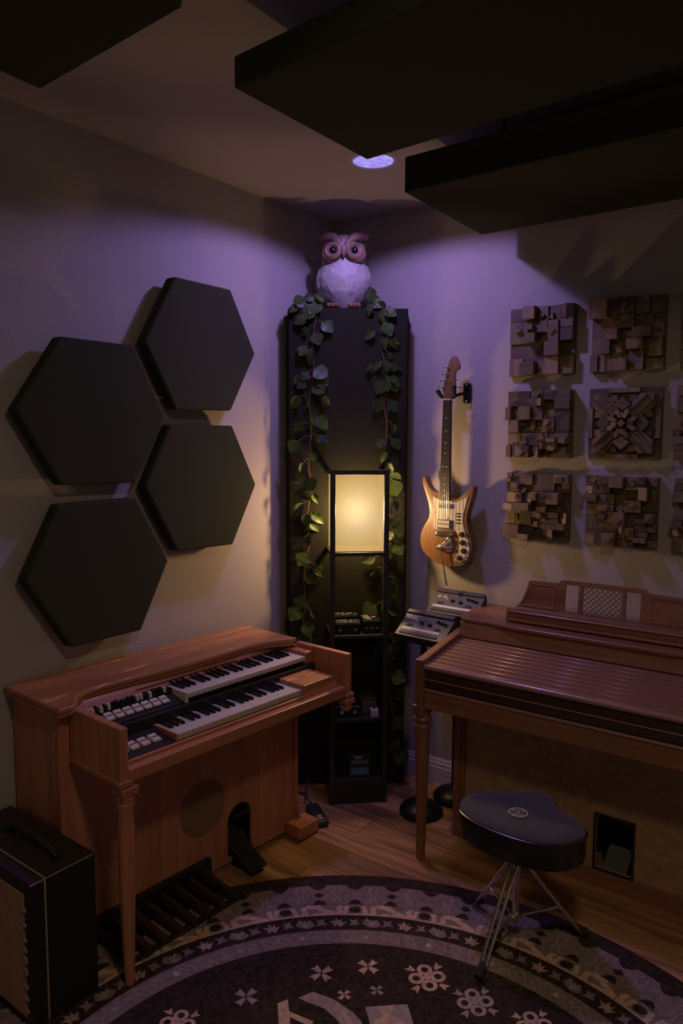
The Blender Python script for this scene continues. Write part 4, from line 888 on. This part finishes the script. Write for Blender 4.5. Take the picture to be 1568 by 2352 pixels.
b = MB(); ringdef = [(.988, .4405), (.985, .448), (.93, .455), (.75, .457), (.4, .452), (.05, .450)]
for s_, z in ringdef: b.v += [(cx+(a-cx)*s_, cy+(c-cy)*s_, z) for a, c in ol]
b.f = [(i*n+k, i*n+(k+1) % n, (i+1)*n+(k+1) % n, (i+1)*n+k) for i in range(len(ringdef)-1) for k in range(n)]+[tuple(range(n))[::-1], tuple(range((len(ringdef)-1)*n, len(ringdef)*n))]
seat_top = b.build('seat_top', M['seat'], t, smooth=True)
pip = MB(); pp = [(cx+(a-cx)*1.0, cy+(c-cy)*1.0, .441) for a, c in ol]; pip.tube(pp+[pp[0], pp[1]], .0045, 8); pip.build('seat_piping', M['seatv'], t, smooth=True)
bx, by = 1.43-TC[0], -.900-TC[1]
bd = MB(); T = Matrix.Translation((bx, by, .4575))
def ring(b, r0, r1, z0, z1, n=40, T=None):
    vs = []
    for r, z in ((r0, z0), (r1, z0), (r1, z1), (r0, z1)): vs += [T @ Vector((r*cos(2*pi*k/n), r*sin(2*pi*k/n), z)) for k in range(n)]
    b.add(vs, [(j*n+k, j*n+(k+1) % n, ((j+1) % 4)*n+(k+1) % n, ((j+1) % 4)*n+k) for j in range(4) for k in range(n)])
ring(bd, .0285, .0315, 0, .001, T=T); ring(bd, .024, .025, 0, .001, T=T)
bdo = bd.build('round_badge', M['badge'], seat_top)
RZ = Matrix.Rotation(YAW*0.6, 4, 'Z')
lettering('ROC', .0185, M['badge'], seat_top, T @ RZ @ Matrix.Translation((0, .004, .0002)), align='CENTER')
lettering('N', .012, M['badge'], seat_top, T @ RZ @ Matrix.Translation((0, -.0055, .0002)), align='CENTER')
lettering('SOC', .0185, M['badge'], seat_top, T @ RZ @ Matrix.Translation((0, -.0195, .0002)), align='CENTER')
MB().tube([(0, 0, .07), (0, 0, .30)], .0125, 16).build('centre_tube', M['chrome'], t, smooth=True)
MB().tube([(0, 0, .29), (0, 0, .352)], .017, 16).build('height_collar', M['blackmetal'], t, smooth=True)
MB().tube([(.0, 0, .28), (0, 0, .295)], .024, 16).build('leg_hub', M['chrome'], t, smooth=True)
MB().tube([(.0, 0, .085), (0, 0, .105)], .022, 16).build('brace_hub', M['chrome'], t, smooth=True)
for fx, fy in ((1.415-TC[0], -1.138-TC[1]), (1.607-TC[0], -.735-TC[1]), (1.235-TC[0], -.80-TC[1])):
    d = Vector((fx, fy, 0)); L_ = d.length; d.normalize(); pz = Vector((-d.y, d.x, 0))
    lg = MB()
    for sgn in (-1, 1): lg.tube([d*.018+pz*sgn*.011+Vector((0, 0, .288)), d*(L_-.01)+pz*sgn*.008+Vector((0, 0, .022))], .0058, 10)
    lg = lg.build('leg', M['chrome'], t, smooth=True)
    MB().tube([d*.02+Vector((0, 0, .094)), d*(L_*.62)+Vector((0, 0, .118))], .0055, 8).build('brace', M['chrome'], lg, smooth=True)
    MB().tube([d*(L_*.62)-pz*.014+Vector((0, 0, .118)), d*(L_*.62)+pz*.014+Vector((0, 0, .118))], .004, 8).build('brace_pin', M['chrome'], lg, smooth=True)
    MB().tube([d*(L_-.035)+Vector((0, 0, .046)), d*(L_+.004)+Vector((0, 0, .0230))], [.013, .015], 12).build('rubber_foot', M['rubber'], lg, smooth=True)

# ------------------------------------------------------------------ guitar amplifier at lower left
t = thing('guitar_amplifier', 'dark vinyl guitar amplifier with tan grille at the lower left', 'amplifier', (.505, -2.015, .0085), radians(-1))
# local: x negative = away to the left, y into the depth
AW, AD, AH = .47, .165, .432
MB().box(-AW, 0, 0, AD, 0, AH).build('cabinet', M['amps'], t, bevel=.006, seg=3)
MB().box(-AW+.002, -.002, .002, AD-.002, AH, AH+.003).build('top_covering', M['ampv'], t, bevel=.002)
MB().box(-AW, 0, -.045, -.0005, .0, AH-.004).build('front_frame', M['amps'], t, bevel=.004)
MB().box(-AW+.002, -.002, -.043, -.002, AH-.004, AH-.001).build('front_top_covering', M['ampv'], t, bevel=.001)
b = MB(); b.tube([(-AW, 0, AH+.002), (0, 0, AH+.002), (.001, 0, AH-.02), (.001, 0, .01)], .0028, 6); b.build('piping', M['piping'], t, smooth=True)
b = MB(); b.tube([(.0, -.045, AH-.002), (0.0, AD-.01, AH+.001)], .0018, 6); b.build('edge_piping', M['piping'], t, smooth=True)
MB().box(-AW+.03, -.030, -.049, -.0455, .03, AH-.035).build('grille_cloth', M['ampg'], t)
b = MB(); zz = .045
while zz < AH-.05:
    b.box(-.036, -.018, -.0515, -.0455, zz, zz+rnd.uniform(.010, .022)); zz += rnd.uniform(.030, .045)
b.build('frayed_edge', M['ampg'], t, bevel=.003, kind='stuff')
b = MB(); b.tube([(-.06, .075, AH+.006), (-.075, .075, AH+.022), (-.14, .075, AH+.034), (-.24, .075, AH+.036), (-.31, .075, AH+.022), (-.325, .075, AH+.006)], [.006, .009, .010, .010, .009, .006], 8); b.build('handle', M['rubber'], t, smooth=True)
for q in (-.06, -.325): MB().box(q-.012, q+.012, .06, .09, AH+.003, AH+.010).build('handle_bracket', M['blackmetal'], t, bevel=.002)

# ------------------------------------------------------------------ small things on the floor
t = thing('power_strip', 'black power strip on the floor beside the left organ base', 'power strip', (.395, -.640, .0005), radians(-35))
MB().box(-.09, .085, -.03, .03, 0, .032).build('housing', M['blackplastic'], t, bevel=.012, seg=4)
for q in (-.012, .008): MB().box(.045+q, .057+q, -.012, .008, .0322, .0335).build('switch_light', mat('pale_switch', (.42, .38, .36), .4), t, bevel=.001)
for q in (-.065, -.03, .005): MB().lathe([(.014, .0322), (.014, .033), (.011, .0325)], 16, Matrix.Translation((q, 0, 0))).build('outlet', M['rubber'], t)
c = MB().tube([(.345, -.60, .014), (.30, -.56, .010), (.27, -.57, .04), (.25, -.53, .09), (.255, -.55, .02), (.22, -.50, .008), (.16, -.52, .008)], .004, 8).build('power_cable', M['rubber'], None, smooth=True)
tag(c, 'black power cable coiled at the foot of the black corner column', 'cable')
t = MB().box(-.02, .02, -.014, .014, 0, .0015).build('light_sliver', M['white'], None); t.location = (.402, -.742, .0005); t.rotation_euler = (0, 0, radians(50))  # white card in place of a sliver of light on the floor
tag(t, 'small white card standing in for light on the floor by the organ foot block', 'light patch')

# ------------------------------------------------------------------ rug
RCX, RCY, RR = 1.484, -1.912, 1.232
rug = thing('round_rug', 'round patterned rug with mauve and tan borders on dark field', 'rug', (RCX, RCY, 0))
def disc(r0, r1, z, n=180, edge=False):
    b = MB()
    if r0 <= 0: b.add([(r1*cos(2*pi*k/n), r1*sin(2*pi*k/n), z) for k in range(n)], [tuple(range(n))])
    else:
        b.add([(r*cos(2*pi*k/n), r*sin(2*pi*k/n), z) for r in (r0, r1) for k in range(n)], [(k, (k+1) % n, n+(k+1) % n, n+k) for k in range(n)])
    return b
b = MB(); b.lathe([(RR-.004, .0005), (RR, .003), (RR-.003, .0065), (RR-.012, .0068), (.01, .0068)], 180); b.build('base_pile', M['rdark'], rug)
ZR = .0070
disc(1.045, 1.166, ZR).build('mauve_border', M['rlav'], rug)
disc(.995, 1.0445, ZR).build('mauve_inner_border', M['rlav'], rug)
disc(.840, .909, ZR).build('mauve_ring', M['rlav'], rug)
disc(.9875, .9955, ZR+.0002).build('tan_line', M['rtan'], rug)
def polar(th, pts, r):       # pts: (tangential, radial) offsets about radius r
    out = []
    for a, b in pts:
        rr = r+b; tt = th+a/r; out.append((rr*cos(tt), rr*sin(tt)))
    return out
class Flat(MB):
    def poly(s, P, z):
        z += (len(s.f) % 40)*4e-6; s.add([(a, b, z) for a, b in P], [tuple(range(len(P)))])
    def strip(s, th, pts, w, r, z):  # thin stroke through tangential/radial points
        for i in range(len(pts)-1):
            (a0, b0), (a1, b1) = pts[i], pts[i+1]; dx, dy = a1-a0, b1-b0; l = sqrt(dx*dx+dy*dy) or 1; nx, ny = -dy/l*w/2, dx/l*w/2
            s.poly(polar(th, [(a0+nx, b0+ny), (a0-nx, b0-ny), (a1-nx, b1-ny), (a1+nx, b1+ny)], r), z)
dk, tn, lv, pl_, pk = Flat(), Flat(), Flat(), Flat(), Flat()
Z3, Z4 = ZR+.0003, ZR+.0006
N = 52
for i in range(N):
    th = 2*pi*i/N
    # outer mauve border: dark half diamonds top and bottom
    dk.poly(polar(th, [(-.030, .060), (.030, .060), (.018, .040), (0, .030), (-.018, .040)], 1.105), Z3)
    dk.poly(polar(th, [(-.026, -.056), (-.016, -.036), (0, -.026), (.016, -.036), (.026, -.056)], 1.105), Z3)
    dk.poly(polar(th, [(0, .018), (.020, 0), (0, -.016), (-.020, 0)], 1.105), Z3) if i % 2 else None
    for sg in (-1, 1): pl_.strip(th, [(sg*.060, .05), (sg*.050, .02), (sg*.062, -.01), (sg*.052, -.045)], .004, 1.105, Z3)
N = 26
for i in range(N):
    th = 2*pi*i/N; r = 1.018
    # tan meander
    arc = [(.028*cos(a), .024*sin(a)-.004) for a in [pi*(.05+.9*k/8) for k in range(9)]]
    tn.strip(th, [(-.036, -.024), (-.034, .0), (-.026, .020)], .017, r, Z4); tn.strip(th, [(.036, -.024), (.034, .0), (.026, .020)], .017, r, Z4)
    tn.strip(th+.118, [(-.050, -.022), (-.015, -.004), (.020, .016), (.052, .022)], .021, r, Z4)
    tn.strip(th+.118, [(-.052, -.024), (-.02, -.020), (.03, -.024)], .013, r, Z4)
    tn.strip(th+.118, [(.0, .022), (.035, .024)], .012, r, Z4)
    dk.poly(polar(th, [(.022*cos(2*pi*k/8), .018*sin(2*pi*k/8)) for k in range(8)], r), Z4)
    # dark band with leaves
    r = .947
    P = [(-.010, -.030), (-.022, -.014), (-.036, .006), (-.014, .002), (-.018, .024), (-.004, .010), (.010, .032), (.014, .008), (.036, .012), (.020, -.008), (.022, -.028), (.004, -.016)]
    pk.poly(polar(th+.06, [(a*.8, b_*.85) for a, b_ in P], r), Z3)
    for dt in (0.0, .121): lv.poly(polar(th+dt, [(-.020, -.010), (-.008, .004), (-.010, .022), (.004, .012), (.018, .020), (.012, 0), (.020, -.018), (0, -.012)], r), Z3)
    for dt in (.055, .178): tn.poly(polar(th+dt, [(-.016, -.024), (-.008, .002), (-.014, .022), (.004, .024), (.012, .004), (.006, -.010), (.016, -.024)], 1.018), Z4)
    lv.poly(polar(th+.06+.121, [(-.034, -.012), (-.020, .016), (0, .010), (.020, .024), (.034, -.004), (.012, -.020), (-.012, -.026)], r), Z3)
    for sg in (-1, 0, 1): pl_.strip(th+.06+.121, [(0, -.018), (sg*.016, .018)], .004, r, Z4)
    # inner mauve ring: outlined ovals and small diamonds
    r = .875
    for dth, sl in ((.03, .018), (.09, -.018)):
        ov = [(sl*cos(a)*1.0+.010*sin(a)*0.5, .022*sin(a+sl*20)) for a in [2*pi*k/10 for k in range(11)]]
        pl_.strip(th+dth, ov, .0035, r, Z3)
    pl_.strip(th+.16, [(-.03, -.02), (-.015, .01), (0, -.01), (.015, .015), (.03, -.012)], .0035, r, Z3)
    (tn if i % 2 else pl_).poly(polar(th+.2, [(0, .014), (.007, .003), (.010, -.004), (0, -.012), (-.010, -.004), (-.006, .003)], r), Z3)
dkd = disc(.980, .9872, Z3); dkd.build('dark_line', M['rdark'], rug)
# field motifs (world positions)
def cross(fl_, x, y, s, rot=.6):
    for k in range(4):
        a = rot+k*pi/2; R = lambda p: (x-RCX+p[0]*cos(a)-p[1]*sin(a), y-RCY+p[0]*sin(a)+p[1]*cos(a))
        fl_.poly([R(p) for p in ((.003*s, 0), (.010*s, .007*s), (.038*s, .013*s), (.034*s, 0), (.038*s, -.013*s), (.010*s, -.007*s))], Z3)
def quad_flower(fl_, x, y, s, rot=.6):
    for k in range(4):
        a = rot+k*pi/2; cx_, cy_ = x-RCX+.034*s*cos(a), y-RCY+.034*s*sin(a)
        fl_.poly([(cx_+.025*s*cos(2*pi*j/12), cy_+.025*s*sin(2*pi*j/12)) for j in range(12)], Z3)
        dk.poly([(cx_+.012*s*cos(2*pi*j/8), cy_+.012*s*sin(2*pi*j/8)) for j in range(8)], Z4)
        a2 = a+pi/4; fl_.poly([(x-RCX+r_*s*cos(a2+d_), y-RCY+r_*s*sin(a2+d_)) for r_, d_ in ((.045, -.12), (.075, -.18), (.068, 0), (.078, .18), (.048, .12))], Z3)
    fl_.poly([(x-RCX+.012*s*cos(2*pi*j/8), y-RCY+.012*s*sin(2*pi*j/8)) for j in range(8)], Z4)
for x, y, s, f_ in ((1.005, -1.396, 1, tn), (1.105, -1.285, .95, tn), (.886, -1.609, 1, pl_), (1.116, -1.428, .6, tn), (1.184, -1.354, .6, pl_), (1.80, -1.45, 1, tn), (2.0, -1.7, 1, tn), (1.62, -1.32, .7, pl_), (.95, -1.85, 1, tn)):
    cross(f_, x, y, s, YAW+pi/4+rnd.uniform(-.15, .15))
quad_flower(tn, 1.279, -1.216, 1, .75); quad_flower(pl_, 1.445, -1.22, .95, .75); quad_flower(tn, 1.62, -1.20, .9, .75); quad_flower(tn, .80, -1.80, .9, .5)
# larger medallion pieces at the edge of the picture
def wp(fl_, pts, z): fl_.poly([(a-RCX, b-RCY) for a, b in pts], z)
wp(pl_, [(1.013, -1.519), (1.032, -1.474), (1.1, -1.461), (1.176, -1.468), (1.217, -1.482), (1.269, -1.536), (1.221, -1.572), (1.165, -1.521), (1.102, -1.506), (1.038, -1.518)], Z3)
wp(tn, [(0.978, -1.573), (0.991, -1.542), (1.028, -1.578), (1.073, -1.624), (1.046, -1.645)], Z3)
wp(tn, [(1.026, -1.576), (1.107, -1.564), (1.114, -1.583), (1.043, -1.592)], Z4)
wp(pl_, [(1.193, -1.43), (1.288, -1.347), (1.335, -1.395), (1.393, -1.463), (1.287, -1.542), (1.235, -1.469)], Z3)
wp(tn, [(1.221, -1.407), (1.258, -1.372), (1.269, -1.409), (1.314, -1.407), (1.371, -1.461), (1.285, -1.525), (1.245, -1.462), (1.256, -1.423)], Z4)
for k_ in range(5): wp(tn, [(1.150+.018*k_, -1.482-.010*k_), (1.160+.018*k_, -1.478-.010*k_), (1.172+.018*k_, -1.500-.010*k_), (1.160+.018*k_, -1.500-.010*k_)], Z4)
for cx_, cy_ in ((RCX, RCY),):
    for k in range(8):
        a = k*pi/4; dkR = [(cx_+r_*cos(a+d_), cy_+r_*sin(a+d_)) for r_, d_ in ((.12, 0), (.26, -.25), (.34, 0), (.26, .25))]
        wp(tn if k % 2 else pl_, dkR, Z3)
dk.build('dark_motifs', M['rdark'], rug, kind='stuff'); tn.build('tan_motifs', M['rtan'], rug, kind='stuff')
pk.build('pink_leaf_motifs', M['rpink'], rug, kind='stuff'); lv.build('mauve_motifs', M['rlav'], rug, kind='stuff'); pl_.build('pale_motifs', M['rlav2'], rug, kind='stuff')
